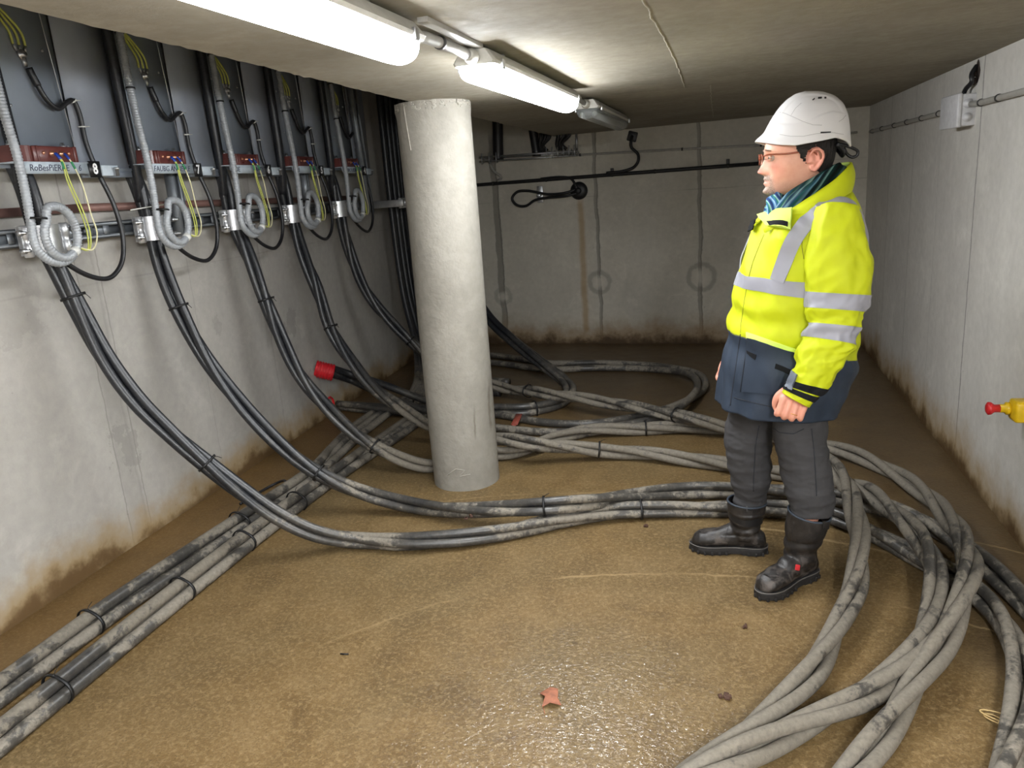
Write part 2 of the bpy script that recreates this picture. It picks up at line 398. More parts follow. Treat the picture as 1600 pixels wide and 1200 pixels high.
# ---------------------------------------------------------------- strip lights
M_housing = simple('light_grey_plastic', srgb(176, 174, 166), .5)
M_clear = NT('clear_diffuser').done(srgb(200, 205, 205), .25, Transmission_Weight=.75, IOR=1.3)
def lit_mat(k):
    t = NT('lit_diffuser'); em = t.n('ShaderNodeEmission'); em.inputs[0].default_value = (.95, .975, 1.0, 1); em.inputs[1].default_value = LAMP*k
    t.link(em.outputs[0], t.t.nodes['Material Output'].inputs['Surface']); return t.m
M_chrome = simple('galvanised_steel', srgb(188, 190, 192), .35, .9, .1, 60)
def batten(x0, y0, x1, y1, lit, label):
    a = np.array([x0, y0]); b = np.array([x1, y1]); L = np.linalg.norm(b-a); d = (b-a)/L; n = np.array([-d[1], d[0]])
    root = empty('strip_light', (*((a+b)/2), H), label, 'strip light')
    W = .068
    def section(pts, s0, s1, inset=.02):
        g = G(); rings = []
        for s, k in ((s0, .86), (s0+.012, .97), (s0+inset, 1), (s1-inset, 1), (s1-.012, .97), (s1, .86)):
            rings.append([(a[0]+d[0]*s+n[0]*u*k, a[1]+d[1]*s+n[1]*u*k, z) for u, z in pts])
        m = len(pts); v = [q for r in rings for q in r]
        f = [(i*m+k, i*m+(k+1) % m, (i+1)*m+(k+1) % m, (i+1)*m+k) for i in range(5) for k in range(m)]
        f += [tuple(range(m))[::-1], tuple(5*m+k for k in range(m))]
        g.add(v, f); return g
    zt = H-.012
    hs = [(-W, 1.975), (-W-.006, 1.984), (-W+.002, 1.994), (-.045, zt), (.045, zt), (W-.002, 1.994), (W+.006, 1.984), (W, 1.975)]
    autosmooth(section(hs, 0, L).build('housing', M_housing, root))
    ds = [(-W+.006, 1.9745)]+[(-(W-.010)*math.cos(t), 1.957-.034*math.sin(t)) for t in np.linspace(.1, math.pi-.1, 11)]+[(W-.006, 1.9745)]
    section(ds, .015, L-.015).build('diffuser', lit_mat(lit) if lit else M_clear, root)
    if not lit:
        g = G()
        for s in (-.03, .03):
            p0 = a+d*.06+n*s; p1 = a+d*(L-.06)+n*s; g.cyl((*p0, 1.95), (*p1, 1.95), .012, seg=12)
        g.build('tube', simple('unlit_tube', srgb(220, 222, 220), .3), root)
    for e, s in ((a, -1), (b, 1)):
        g = G(); q = e+d*s*.0; g.lathe((*q, 1.998), (*(d*s), 0), [(.02, -.02), (.024, .02), (.018, .045), (.014, .05)], 14)
        g.build('cable_gland', M_housing, root)
    for s in (.08, L-.08):
        for w in (-1, 1):
            q = a+d*s+n*w*(W+.004); g = G(); g.box((q[0], q[1], 1.979), (.012, .03, .03), bev=.003); g.build('clip', M_chrome, root)
    for s in (.25, L-.25):
        q = a+d*s; g = G(); g.box((q[0], q[1], H-.007), (.06, .03, .016)); g.build('mounting_foot', M_chrome, root)
    return root
batten(-.90, -1.6, -.85, -.2, .9, 'lit fluorescent strip light behind the viewer, in line with the visible row')
batten(.62, -1.3, .67, .1, 3.2, 'lit fluorescent strip light behind and to the right of the viewer')  # unseen second row, added to brighten the right wall and the person
batten(-.80, .68, -.73, 2.02, .43, 'lit fluorescent strip light nearest the viewer, cut off by the top edge')
batten(-.665, 2.47, -.59, 3.88, .8, 'lit fluorescent strip light right of the column top')
batten(-.56, 4.34, -.50, 5.7, 0, 'unlit fluorescent strip light nearest the far wall')
M_pvc = simple('grey_plastic_pipe', srgb(150, 148, 142), .4)
def pipe(name, pts, r, mat, label, cat, clips=(), clipr=None):
    root = empty(name, pts[0], label, cat)
    G().tube(pts, r, 14).build('pipe', mat, root)
    for c, ax in clips:
        g = G(); g.lathe(c, ax, [(r+.003, -.008), (r+.004, 0), (r+.003, .008)], 16); g.build('clip', M_clipdark, root)
    return root
M_clipdark = simple('dark_clip', srgb(45, 44, 42), .5)
pipe('ceiling_conduit', [(-.728, 2.05, 1.998), (-.71, 2.15, 2.01), (-.69, 2.35, 2.01), (-.668, 2.44, 1.998)], .016, M_pvc,
     'short grey conduit on the ceiling joining the two lit strip lights', 'conduit', [((-.70, 2.25, 2.01), (.1, 1, 0))])
pipe('ceiling_conduit', [(-.588, 3.91, 1.998), (-.575, 4.1, 2.01), (-.562, 4.31, 1.998)], .012, M_pvc,
     'short grey conduit between the far lit strip light and the unlit one', 'conduit')
pipe('ceiling_conduit', [(-.848, -.17, 1.998), (-.83, .25, 2.01), (-.802, .65, 1.998)], .014, M_pvc,
     'grey conduit on the ceiling above the viewer, before the nearest strip light', 'conduit')
# timber batten left in the ceiling beside the conduit
g = G(); g.box((-.655, 2.24, H-.006), (.03, .46, .014), Matrix.Rotation(-.05, 3, 'Z'), bev=.002)
tag(g.build('cover_strip', M_pvc), 'flat grey cover strip on the ceiling beside the conduit between the lit lights', 'cover strip')

# ---------------------------------------------------------------- right wall
def rp(y, z, off=0): return right_pt(y, z, off)
M_conduit = simple('pale_grey_conduit', srgb(158, 155, 148), .45)
ys = [7.0, 6.0, 5.0, 4.68]
fp = lambda x, z, off=0: far_pt(x, z, off)
p1 = [rp(4.62, 1.818, .018)]+[rp(y, 1.82, .018) for y in (5.2, 6, 6.8)]+[rp(7.07, 1.82, .022)]
clips = [(rp(y, 1.82, .018), (0, 1, 0)) for y in (4.95, 5.35, 5.75, 6.15, 6.6, 7.0)]
pipe('wall_conduit', p1, .014, M_conduit, 'grey conduit clipped high on the right wall, between junction box and far corner', 'conduit', clips)
pipe('wall_conduit', [rp(1.5, 1.82, .018), rp(3, 1.82, .018), rp(4.25, 1.82, .018), rp(4.33, 1.825, .025)], .014, M_conduit,
     'grey conduit clipped high on the right wall, leaving the junction box towards the viewer', 'conduit', [(rp(y, 1.82, .018), (0, 1, 0)) for y in (2.6, 3.3, 3.95, 4.2)])
M_box = simple('white_grey_plastic', srgb(196, 196, 198), .45)
root = empty('junction_box', rp(4.46, 1.81), 'pale grey junction box on the right wall, black cable entering its top', 'junction box')
rotR = Matrix.Rotation(-AR*0+.0353, 3, 'Z')
g = G(); c = rp(4.46, 1.80, .035); g.box(c, (.07, .24, .15), rotR, bev=.006); g.build('body', M_box, root)
g = G(); c = rp(4.46, 1.80, .08); g.box(c, (.022, .25, .16), rotR, bev=.006); g.build('lid', M_box, root)
for dz in (.03, -.035):
    g = G(); g.lathe(rp(4.34, 1.80+dz, .035), (0, -1, 0), [(.022, 0), (.022, .006), (.012, .01), (.012, .012)], 16); g.build('grommet', M_box, root)
M_black = simple('black_rubber', srgb(30, 30, 32), .4)
g = G(); g.tube(smooth_path([rp(4.36, 2.0, .004), rp(4.34, 1.96, .03), rp(4.33, 1.93, .028), rp(4.42, 1.9, .03), rp(4.44, 1.87, .035)], .01), .011, 10)
tag(g.build('black_cable', M_black), 'short black cable from a ragged hole in the right wall into the junction box', 'cable')
g = G(); bmv = []
c = rp(4.35, 1.98, .003)
for k in range(14):
    a = 2*math.pi*k/14; rr = (1+.4*mnoise.noise((k*3.1, 0, 0)))
    bmv.append(rp(4.35+.035*rr*math.cos(a), 1.975+.055*rr*math.sin(a), .0015))
g.add(bmv+[rp(4.35, 1.975, .0015)], [(k, (k+1) % 14, 14) for k in range(14)])
g.box(rp(4.36, 1.93, .012), (.02, .03, .035), bev=.008); g.box(rp(4.37, 1.965, .01), (.02, .03, .03), bev=.008)
tag(g.build('filler_lump', simple('rubble_filler', srgb(58, 48, 42), .9, bump=.6)), 'dark ragged hole plugged with filler above the junction box', 'filled hole')
# emergency stop on the right wall
M_yel = simple('yellow_plastic', srgb(214, 176, 20), .4); M_redp = simple('red_plastic', srgb(196, 36, 40), .4)
c = np.array(rp(3.36, .575)); root = empty('emergency_stop', c, 'yellow emergency stop box with red mushroom button on the right wall', 'emergency stop')
G().box(c+np.array([-.03, -.03, 0]), (.06, .085, .085), bev=.010).build('box', M_yel, root)
G().lathe(c+np.array([-.06, -.0, 0]), (-1, 0, 0), [(.026, 0), (.026, .012), (.017, .016), (.017, .035)], 20).build('collar', M_yel, root)
G().lathe(c+np.array([-.095, -.0, 0]), (-1, 0, 0), [(.0165, 0), (.0165, .02), (.026, .032), (.027, .042), (.018, .048), (.004, .05)], 20).build('button', M_redp, root)
# ---------------------------------------------------------------- far wall
M_blackpipe = simple('black_pipe', srgb(26, 26, 27), .45)
xs = [-2.6, -2.12, -1.5, -.8, 0, .59]
pp = [fp(x, 1.636, .02) for x in xs]
root = pipe('far_wall_pipe', pp, .017, M_blackpipe, 'black pipe running along the far concrete wall, its end behind the person', 'pipe',
     [(fp(x, 1.636, .02), (1, -.11, 0)) for x in (-2.3, -1.95, -1.4, -.75, -.35, .3, .57)])
for x in (.3, .57, -.75):
    G().box(fp(x, 1.67, .015), (.03, .02, .05), bev=.003).build('bracket', M_clipdark, root)
pipe('far_wall_conduit', [fp(-1.3, 1.845, .015), fp(-1.0, 1.84, .015), fp(0, 1.81, .015), fp(.6, 1.79, .015), fp(1.35, 1.83, .015)], .010, M_conduit,
     'thin pale conduit along the far wall above the black pipe', 'conduit', [(fp(x, z, .015), (1, -.11, 0)) for x, z in ((-1.05, 1.84), (-.1, 1.813), (.58, 1.791), (1.0, 1.81), (1.25, 1.825))])
def free_cable(name, pts, r, mat, label, cat='cable', seg=10, step=.015):
    g = G(); g.tube(smooth_path(pts, step), r, seg); return tag(g.build(name, mat), label, cat)
free_cable('black_cable', [fp(-.55, 1.97, .02), fp(-.56, 1.92, .04), fp(-.56, 1.87, .04), fp(-.5, 1.80, .04), fp(-.5, 1.74, .05), fp(-.54, 1.69, .04), fp(-.64, 1.66, .045), fp(-.8, 1.655, .05)], .014, M_blackpipe,
     'black cable dropping from a small high entry on the far wall to the pipe')
G().box(fp(-.55, 1.965, .005), (.09, .02, .09), Matrix.Rotation(.3, 3, 'Y'), bev=.01).build('cable_entry', M_blackpipe); tag(bpy.data.objects['cable_entry'], 'small dark square cable entry high on the far wall', 'cable entry')
root = empty('wall_gland', fp(-1.079, 1.51), 'round black cable gland in the far wall with a rust streak below', 'cable gland')
G().lathe(fp(-1.079, 1.51, 0), (-NF[0], -NF[1], 0), [(.085, -.02), (.085, .02), (.075, .035), (.04, .045)], 24).build('sleeve', M_blackpipe, root)
G().lathe(fp(-1.079, 1.51, .03), (-NF[0], -NF[1], 0), [(.03, 0), (.03, .04), (.02, .05)], 16).build('plug', M_blackpipe, root)
free_cable('looped_cable', [fp(-1.09, 1.53, .05), fp(-1.2, 1.50, .08), fp(-1.4, 1.50, .05), fp(-1.52, 1.53, .05), fp(-1.6, 1.545, .05), fp(-1.70, 1.54, .05), fp(-1.755, 1.48, .05), fp(-1.71, 1.415, .05), fp(-1.62, 1.40, .05), fp(-1.52, 1.45, .06), fp(-1.4, 1.465, .06), fp(-1.2, 1.47, .08), fp(-1.09, 1.49, .05)], .013, M_blackpipe,
     'black cable coiled in one loop on the far wall left of the round gland')
free_cable('black_cable', [fp(-1.45, 1.648, .04), fp(-1.25, 1.65, .05), fp(-1.15, 1.63, .05), fp(-1.11, 1.58, .06), fp(-1.09, 1.53, .06)], .012, M_blackpipe,
     'short black cable from the black pipe into the round gland')
free_cable('grey_cable', [fp(-1.9, 1.66, .03), fp(-1.85, 1.69, .05), fp(-1.93, 1.76, .05), fp(-1.97, 1.84, .03)], .012, M_conduit,
     'short grey cable hanging from the hook rail to the black pipe on the far wall')
g = G(); g.box(fp(-1.47, 1.50, .01), (.055, .012, .16), bev=.003); g.box(fp(-1.47, 1.495, .06), (.035, .10, .02), bev=.004)
tag(g.build('cable_bracket', M_chrome), 'small galvanised bracket holding the looped cable on the far wall', 'bracket')
# hook rail with hanging flat cables
root = empty('hook_rail', fp(-1.53, 1.86), 'galvanised hook rail high on the far wall under dark hanging cables', 'hook rail')
rz = Matrix.Rotation(-AF, 3, 'Z')
g = G()
for z_, o_ in ((1.875, .12), (1.835, .12), (1.862, .02)): g.cyl(fp(-2.05, z_+.02, o_), fp(-1.06, z_, o_), .008, seg=8)
g.build('rail', M_chrome, root)
for x in list(np.arange(-2.02, -1.8, .075))+list(np.arange(-1.36, -1.06, .055)):
    p = [fp(x, 1.93, .13), fp(x, 1.86, .14), fp(x, 1.835, .12), fp(x+.01, 1.845, .09), fp(x+.015, 1.90, .06)]
    G().tube(smooth_path(p, .01), .006, 6).build('hook', M_chrome, root)
G().box(fp(-1.075, 1.97, .05), (.02, .012, .26)).build('end_post', M_chrome, root)
for i, (xa, xb, w, l) in enumerate(((-1.80, -1.86, .075, 'wide black cable hanging behind the hook rail, left of the pair'), (-1.55, -1.47, .06, 'wide black cable hanging behind the hook rail, right of the pair'))):
    free_cable('hanging_cable', [fp(xa, 2.7, .1), fp((xa+xb)/2, 2.3, .1), fp(xb, 1.9, .08), fp(xb, 1.86, .08)], w*.7, M_blackpipe, l)
for x, l in ((-1.37, 'dark lump of cable ends hanging on the hook rail, nearer its middle'), (-1.2, 'dark lump of cable ends hanging at the right end of the hook rail')):
    g = G()
    for k in range(7):
        a = rnd.uniform(-.05, .05); g.tube(smooth_path([fp(x+a, 2.12, .1), fp(x+a*1.5+.03, 2.03, .12+.02*k/7), fp(x+a*.6-.03, 1.95, .12), fp(x+a, 1.90, .10)], .02), .016, 8)
    tag(g.build('cable_ends', M_blackpipe), l, 'cable ends')
# ---------------------------------------------------------------- heavy cables
def cable_mat(name, mud, muds=(134, 127, 115)):
    t = NT(name); o = t.xyz(); z = o[2]
    n1 = t.noise(9, 5, .65, dist=.7); n2 = t.noise(60, 4, .7); n3 = t.noise(3.0, 3, .5)
    black = t.mix(t.mr(n2, .35, .7), srgb(26, 27, 30), srgb(44, 46, 50))
    nrm = t.n('ShaderNodeNewGeometry').outputs['Normal']; nz = t.xyz(nrm)[2]
    m = t.math('ADD', t.math('MULTIPLY', n1, .55), t.math('ADD', t.math('MULTIPLY', n3, .45), t.math('MULTIPLY', n2, .22)))
    m = t.math('ADD', m, t.math('MULTIPLY', nz, .05))
    m = t.math('ADD', m, t.mr(z, .05, .5, mud, mud-.34))
    mask = t.mr(m, .58, .66, 0, 1, True)
    dust = t.mr(m, .38, .6, 0, .45)
    mc = t.mix(t.mr(n2, .3, .7), tuple(x*.62 for x in srgb(*muds)), srgb(*muds))
    c = t.mix(dust, black, tuple(x*.55 for x in srgb(*muds)))
    c = t.mix(mask, c, mc)
    return t.done(c, t.mr(mask, 0, 1, .38, .8), t.bump(t.math('ADD', t.math('MULTIPLY', mask, 1.0), t.math('MULTIPLY', n2, .5)), .35, .003))
M_cab = cable_mat('muddy_cable_sheath', -.02)
M_cabmud = cable_mat('mud_coated_cable_sheath', .105, (124, 117, 105))
M_cabrun = cable_mat('dusty_cable_sheath', .02, (122, 115, 103))
M_cabclean = cable_mat('black_cable_sheath', -.12)
M_tie = simple('black_cable_tie', srgb(14, 14, 15), .5)

def project(p):
    d = np.array(p, float)-CO; w = d@CF
    return 800+FPX*(d@CR)/w, 600-FPX*(d@CU)/w
def drop(pix, a, b):
    """points of a hanging run that stays in the upright plane through a and b"""
    a = np.array(a, float); b = np.array(b, float); n = np.array([-(b-a)[1], (b-a)[0], 0]); n /= np.linalg.norm(n)
    return [hit(x, y, n, n@a) for x, y in pix]
def lay(path, n, R, pitch, phi0=0.0, taper=None, pitch_fn=None):
    """n strands twisted round a centre line"""
    T = np.gradient(path, axis=0); T /= np.linalg.norm(T, axis=1)[:, None]
    L = np.concatenate([[0], np.cumsum(np.linalg.norm(np.diff(path, axis=0), axis=1))])
    Nn = np.zeros_like(path); a = np.array([0, 1.0, 0])
    if abs(T[0] @ a) > .9: a = np.array([0, 0, 1.0])
    a = a-T[0]*(a@T[0]); Nn[0] = a/np.linalg.norm(a)
    for i in range(1, len(path)):
        v = Nn[i-1]-T[i]*(Nn[i-1]@T[i]); Nn[i] = v/np.linalg.norm(v)
    B = np.cross(T, Nn); out = []
    for k in range(n):
        ph = phi0+2*math.pi*k/n+2*math.pi*L/pitch+.25*np.sin(L*2.3+k*2)
        rr = R*(1+.12*np.sin(L*1.7+k*2.1))
        out.append(path+Nn*(rr*np.cos(ph))[:, None]+B*(rr*np.sin(ph))[:, None])
    return out
def ring(c, t, rad, w=.005, th=.0028, name='cable_tie', parent=None, mat=None, tail=True):
    c = np.array(c, float); t = np.array(t, float); t /= np.linalg.norm(t)
    a = np.cross(t, (0, 0, 1) if abs(t[2]) < .9 else (1, 0, 0)); a /= np.linalg.norm(a); b = np.cross(t, a)
    g = G(); v = []; f = []; m = 28
    for k in range(m):
        q = 2*math.pi*k/m; rr = rad*(1+.07*math.cos(3*q)); d = a*math.cos(q)+b*math.sin(q)
        for (dr, dt) in ((-th, -w), (th, -w), (th, w), (-th, w)): v.append(c+d*(rr+dr)+t*dt)
    for k in range(m):
        for j in range(4): f.append((k*4+j, k*4+(j+1) % 4, ((k+1) % m)*4+(j+1) % 4, ((k+1) % m)*4+j))
    g.add(v, f)
    if tail:
        up = np.array([0, 0, 1.0])-t*t[2]; up /= np.linalg.norm(up)
        g.box(c+up*rad, (.009, .009, .008)); g.tube([c+up*rad, c+up*(rad+.012)+t*.012, c+up*(rad+.02)+t*.03], .0016, 5)
    return g.build(name, mat or M_tie, parent)
def nearest(path, px, py):
    best = min(range(len(path)), key=lambda i: (project(path[i])[0]-px)**2+(project(path[i])[1]-py)**2)
    return best
def bundle(path, label, group, ties, r=.0208, n=3, pitch=1.5, phi0=.4, mat=None, name='cable_bundle', cat='cable bundle', R=None, riser=None):
    path = smooth_path(path, .03)
    R = R or (r/math.sin(math.pi/n))*1.02
    strands = lay(path, n, R, pitch, phi0)
    for s in strands:
        s[:, 2] = np.maximum(s[:, 2], r)
    root = empty(name, path[len(path)//2], label, cat, group)
    for s in strands: G().tube(s, r, 14).build('cable', mat or M_cab, root)
    if riser is not None:
        G().tube(smooth_path([(-2.57, riser-.10, 2.9), (-2.57, riser-.09, 2.2), (-2.585, riser-.06, 1.85), (-2.62, riser-.02, 1.66)], .03), .026, 14).build('feeder_cable', M_cabclean, root)
    for px, py in ties:
        i = nearest(path, px, py); T = path[min(i+1, len(path)-1)]-path[i-1]
        c = sum(s[i] for s in strands)/n
        ring(c, T, R+r+.002, parent=root)
    return root, path
UY = [2.936, 3.665, 4.368, 5.073, 5.811]      # the five feeder bays along the left wall
CY = [2.665, 3.335, 4.035, 4.71, 5.43]
GB = 'cable bundles hanging from the wall clamps and looping over the floor'
def top_of(y): return [(-2.683, y-.04, 2.95), (-2.683, y-.03, 2.3), (-2.68, y-.02, 1.98), (-2.62, y-.01, 1.74)]
def Z(l): return [PZ(x, y, z) for x, y, z in l]
RB = .047
# A: bay 8
pa = [(70, 375), (88, 410), (117, 468), (165, 560), (215, 625), (268, 675), (322, 722), (375, 765), (430, 803), (490, 830)]
path = top_of(CY[0])+[(-2.6, CY[0], 1.53)]+drop(pa, (-2.6, CY[0], 1.52), PZ(560, 845, RB))[1:]+Z([(560, 842, RB), (630, 846, RB), (700, 842, RB), (760, 834, RB), (820, 823, RB), (880, 810, RB), (960, 799, RB), (1050, 794, RB), (1140, 794, RB), (1230, 797, RB), (1300, 806, RB), (1365, 832, RB), (1430, 868, RB), (1500, 908, RB), (1560, 960, RB), (1592, 1030, RB), (1595, 1100, RB), (1572, 1200, RB), (1540, 1300, RB)])
bundle(path, 'three-strand black cable bundle hanging from bay 8, nearest the viewer', GB, [(112, 462), (322, 722), (1000, 797)], pitch=2.6, phi0=.2, riser=CY[0])
# B: bay 7
pb = [(235, 350), (243, 385), (262, 440), (290, 500), (330, 570), (380, 635), (440, 695), (497, 738), (560, 768)]
path = top_of(CY[1])+[(-2.6, CY[1], 1.53)]+drop(pb, (-2.6, CY[1], 1.52), PZ(640, 788, RB))[1:]+Z([(640, 788, RB+.01), (720, 796, .07), (790, 796, .09), (850, 792, .115), (930, 783, .11), (1000, 775, .07), (1070, 768, RB), (1140, 766, RB), (1215, 769, RB), (1298, 778, RB), (1370, 790, RB), (1434, 812, RB), (1500, 853, RB), (1560, 900, RB), (1605, 945, RB), (1650, 1010, RB), (1680, 1100, RB)])
bundle(path, 'cable bundle hanging from bay 7, landing just in front of the column', GB, [(278, 480), (497, 738), (848, 790)], pitch=2.4, phi0=1.0, riser=CY[1])
# C: bay 6
pc = [(365, 350), (385, 395), (412, 460), (440, 530), (480, 600), (530, 655), (590, 700), (640, 722)]
path = top_of(CY[2])+[(-2.6, CY[2], 1.53)]+drop(pc, (-2.6, CY[2], 1.5), PZ(664, 729, RB))[1:]+Z([(675, 727, RB), (710, 715, RB), (750, 707, RB), (787, 708, RB), (830, 700, RB), (870, 684, RB), (920, 673, RB), (1000, 669, RB), (1100, 667, RB), (1160, 669, .06), (1215, 678, .09), (1262, 697, .11), (1300, 728, .13), (1326, 765, .145), (1339, 810, .15), (1344, 860, .13), (1338, 910, .09), (1322, 950, .06), (1300, 1000, RB), (1267, 1050, RB), (1230, 1092, RB), (1190, 1130, RB), (1140, 1172, RB), (1085, 1215, RB), (1000, 1280, RB)])
bundle(path, 'cable bundle hanging from bay 6, its muddy loop passing closest to the boots', GB, [(425, 462), (590, 697), (1008, 668)], pitch=1.45, phi0=2.2, mat=M_cabmud, riser=CY[2])
# D: bay 5
pd = [(455, 340), (465, 375), (490, 440), (515, 510), (545, 560), (590, 610), (640, 645), (670, 662)]
path = top_of(CY[3])+[(-2.6, CY[3], 1.53)]+drop(pd, (-2.6, CY[3], 1.5), PZ(720, 680, RB+.03))[1:]+Z([(720, 677, .1), (780, 686, .13), (830, 693, .14), (880, 699, .10), (935, 704, .06), (1010, 709, RB), (1080, 717, RB), (1145, 727, RB), (1215, 737, RB), (1275, 744, .06), (1335, 758, .10), (1372, 780, .13), (1410, 812, .15), (1440, 845, .15), (1459, 885, .14), (1464, 930, .11), (1452, 980, .08), (1415, 1036, .06), (1355, 1083, RB), (1300, 1113, RB), (1200, 1158, RB+.02), (1110, 1203, .1), (1010, 1260, .08)])
bundle(path, 'cable bundle hanging from bay 5, forming the middle muddy loop right of the person', GB, [(518, 512), (935, 704)], pitch=1.35, phi0=.0, mat=M_cabmud, riser=CY[3])
# E: bay 4
pe = [(528, 330), (555, 420), (590, 480), (640, 530), (670, 557), (720, 585)]
path = top_of(CY[4])+[(-2.6, CY[4], 1.53)]+drop(pe, (-2.6, CY[4], 1.5), PZ(775, 605, RB+.05))[1:]+Z([(780, 604, .10), (850, 615, .12), (930, 626, .12), (1040, 645, .13), (1090, 656, .12), (1140, 668, .07), (1215, 683, RB), (1290, 698, RB), (1340, 712, RB), (1400, 741, RB), (1450, 775, .07), (1488, 815, .12), (1512, 860, .16), (1512, 910, .16), (1495, 960, .12), (1472, 1005, .08), (1440, 1055, .06), (1412, 1100, RB), (1378, 1150, RB), (1340, 1200, RB), (1270, 1280, RB)])
bundle(path, 'cable bundle hanging from bay 4, its muddy loop nearest the right wall', GB, [(640, 532), (826, 610), (1058, 649)], pitch=1.4, phi0=1.2, mat=M_cabmud, riser=CY[4])
# F: comes down behind the column, doubles back and enters the lower red duct
pf = [(757, 488), (800, 531), (850, 571)]
fa = (-2.35, 6.95, 1.2)
path = [(-2.5, 7.05, 1.75), (-2.46, 7.02, 1.5)]+drop(pf, fa, PZ(884, 600, RB))+Z([(880, 595, .06), (890, 613, RB), (868, 630, RB), (820, 640, RB), (770, 641, RB), (700, 643, RB), (640, 642, RB), (580, 638, RB)])+[PX(530, 634, -2.72)]
bundle(path, 'dark bundle descending behind the column and bending back to the lower red duct', None, [(835, 640)], r=.025, pitch=6, phi0=.5, name='cable_bundle')
# G: two thick cables from the upper red duct, looping out to the right and back
root = empty('cable_pair', PZ(1000, 655), 'two thick cables from the upper red duct, looping near the far wall', 'cable pair')
Ga = [PX(512, 573, -2.70), PX(548, 585, -2.6)]+Z([(600, 601, .22), (660, 624, .10), (720, 642, .04), (780, 648, .028), (850, 660, .028), (920, 662, .028), (990, 652, .028), (1050, 636, .028), (1088, 618, .028), (1102, 602, .028), (1088, 583, .028), (1030, 572, .028), (940, 567, .028), (860, 567, .028), (780, 556, .028), (700, 548, .028)])
Gb = [PX(512, 583, -2.70), PX(548, 594, -2.62)]+Z([(600, 618, .14), (660, 640, .07), (720, 658, .03), (780, 669, .028), (850, 675, .028), (915, 674, .028), (980, 664, .05), (1040, 650, .06), (1070, 630, .08), (1090, 604, .075), (1078, 586, .07), (1020, 577, .03), (940, 575, .028), (860, 577, .028), (780, 568, .028), (700, 560, .028)])
for p in (Ga, Gb): G().tube(smooth_path(p, .03), .0275, 14).build('cable', M_cab, root)
p = PZ(808, 663, .03); g = G()
g.tube([p+np.array((-.0, .10, .0)), p+np.array((0, .07, .035)), p+np.array((0, .0, .04)), p+np.array((0, -.07, .03)), p+np.array((.0, -.10, -.02))], .003, 6)
g.box(p+np.array((0, 0, .036)), (.045, .17, .003), Matrix.Rotation(.15, 3, 'X')); g.box(p+np.array((0, -.09, .008)), (.03, .02, .045), bev=.004)
g.build('tag', simple('faded_red_tape', srgb(140, 66, 52), .7), root)['label'] = 'faded red tape wrapped over the pair'
i = nearest(smooth_path(Gb, .03), 1104, 606)
# red corrugated ducts in the left wall
M_duct = simple('red_corrugated_plastic', srgb(205, 34, 44), .4)
def duct(c, ax, L, r, label):
    prof = []
    nn = int(L/.02)
    for k in range(nn):
        for q in (0, .25, .5, .75): prof.append((r*(1+.07*math.sin(2*math.pi*q)), (k+q)*.02))
    v = G(); v.lathe(c, ax, prof, 24, cap0=False, cap1=False)
    prof2 = [(r*.86, 0), (r*.86, nn*.02-.008)]
    v.lathe(c, ax, prof2, 24, cap0=False, cap1=False)
    return tag(v.build('red_duct', M_duct), label, 'duct')
c = PX(497, 577, -2.73); e = PX(523, 583, -2.62); duct(c-(e-c)*.15, e-c, float(np.linalg.norm(e-c))*1.2, .062, 'red corrugated duct stub sticking out of the left wall, the upper and larger visible')
c = PX(515, 632, -2.735); duct(c-np.array([.02, 0, 0]), (1, 0, 0), .055, .06, 'end of a red corrugated duct low in the left wall, mostly hidden behind cables')
# I/J: six straight cables lying along the wall, rising beside the far corner
rI = .0262; RI = rI/math.sin(math.pi/3)*1.01
def straight_group(cl, spread, Js, label, tiepx, ph):
    root = empty('floor_cable_run', (cl[2][0], cl[2][1], 0), label, 'cable run', 'cable runs strapped together along the left wall')
    offs = [(0, RI+rI+RI*.5-RI*0.5), (-rI*1.03, rI), (rI*1.03, rI)]
    offs = [(0, rI+rI*1.75), (-rI*1.03, rI), (rI*1.03, rI)]
    S = []
    for k, (dx, z) in enumerate(offs):
        p = []
        for (x, y) in cl: p.append((x+dx+.004*math.sin(y*2+k), y, z))
        for (y, s) in ((4.25, .5), (4.7, 1), (5.1, 1)):
            bx = np.interp(y, [c[1] for c in cl], [c[0] for c in cl])+.02*(y-4)
            f = s; p.append((bx+dx*(1-f)+spread[k]*f, y, z*(1-f)+rI*f))
        jy = Js[k]
        p += [(-2.16+spread[k]*.4, 5.55, .05), (-2.36, jy-.25, .28), (-2.50, jy-.06, .75), (-2.55, jy, 1.5), (-2.55, jy, 2.2), (-2.55, jy+.02, 2.95)]
        sp = smooth_path(p, .03); S.append(sp)
        G().tube(sp, rI, 14).build('cable', M_cab if k else M_cabrun, root)
    for y in tiepx:
        c = np.mean([[np.interp(y, s[:, 1][:165], s[:, q][:165]) for q in range(3)] for s in S], 0)
        ring((c[0], y, c[2]), (0.02, 1, 0), RI+rI+.0035, .005, .003, parent=root)
    return root
straight_group([(-2.38, -.6), (-2.36, .8), (-2.352, 1.8), (-2.345, 2.3), (-2.31, 2.75), (-2.26, 3.3), (-2.22, 3.8)], (-.17, -.10, -.035), (6.36, 6.48, 6.58),
    'three black cables strapped together along the left wall, the run nearer the wall', (2.22, 3.15), 0)
straight_group([(-2.17, -.6), (-2.155, .8), (-2.14, 1.6), (-2.135, 2.5), (-2.105, 3.3), (-2.07, 3.8)], (.0, .06, .12), (6.68, 6.8, 6.92),
    'three muddy cables strapped together on the floor, the run farther from the left wall', (1.83, 2.5, 2.95, 3.42), 0)
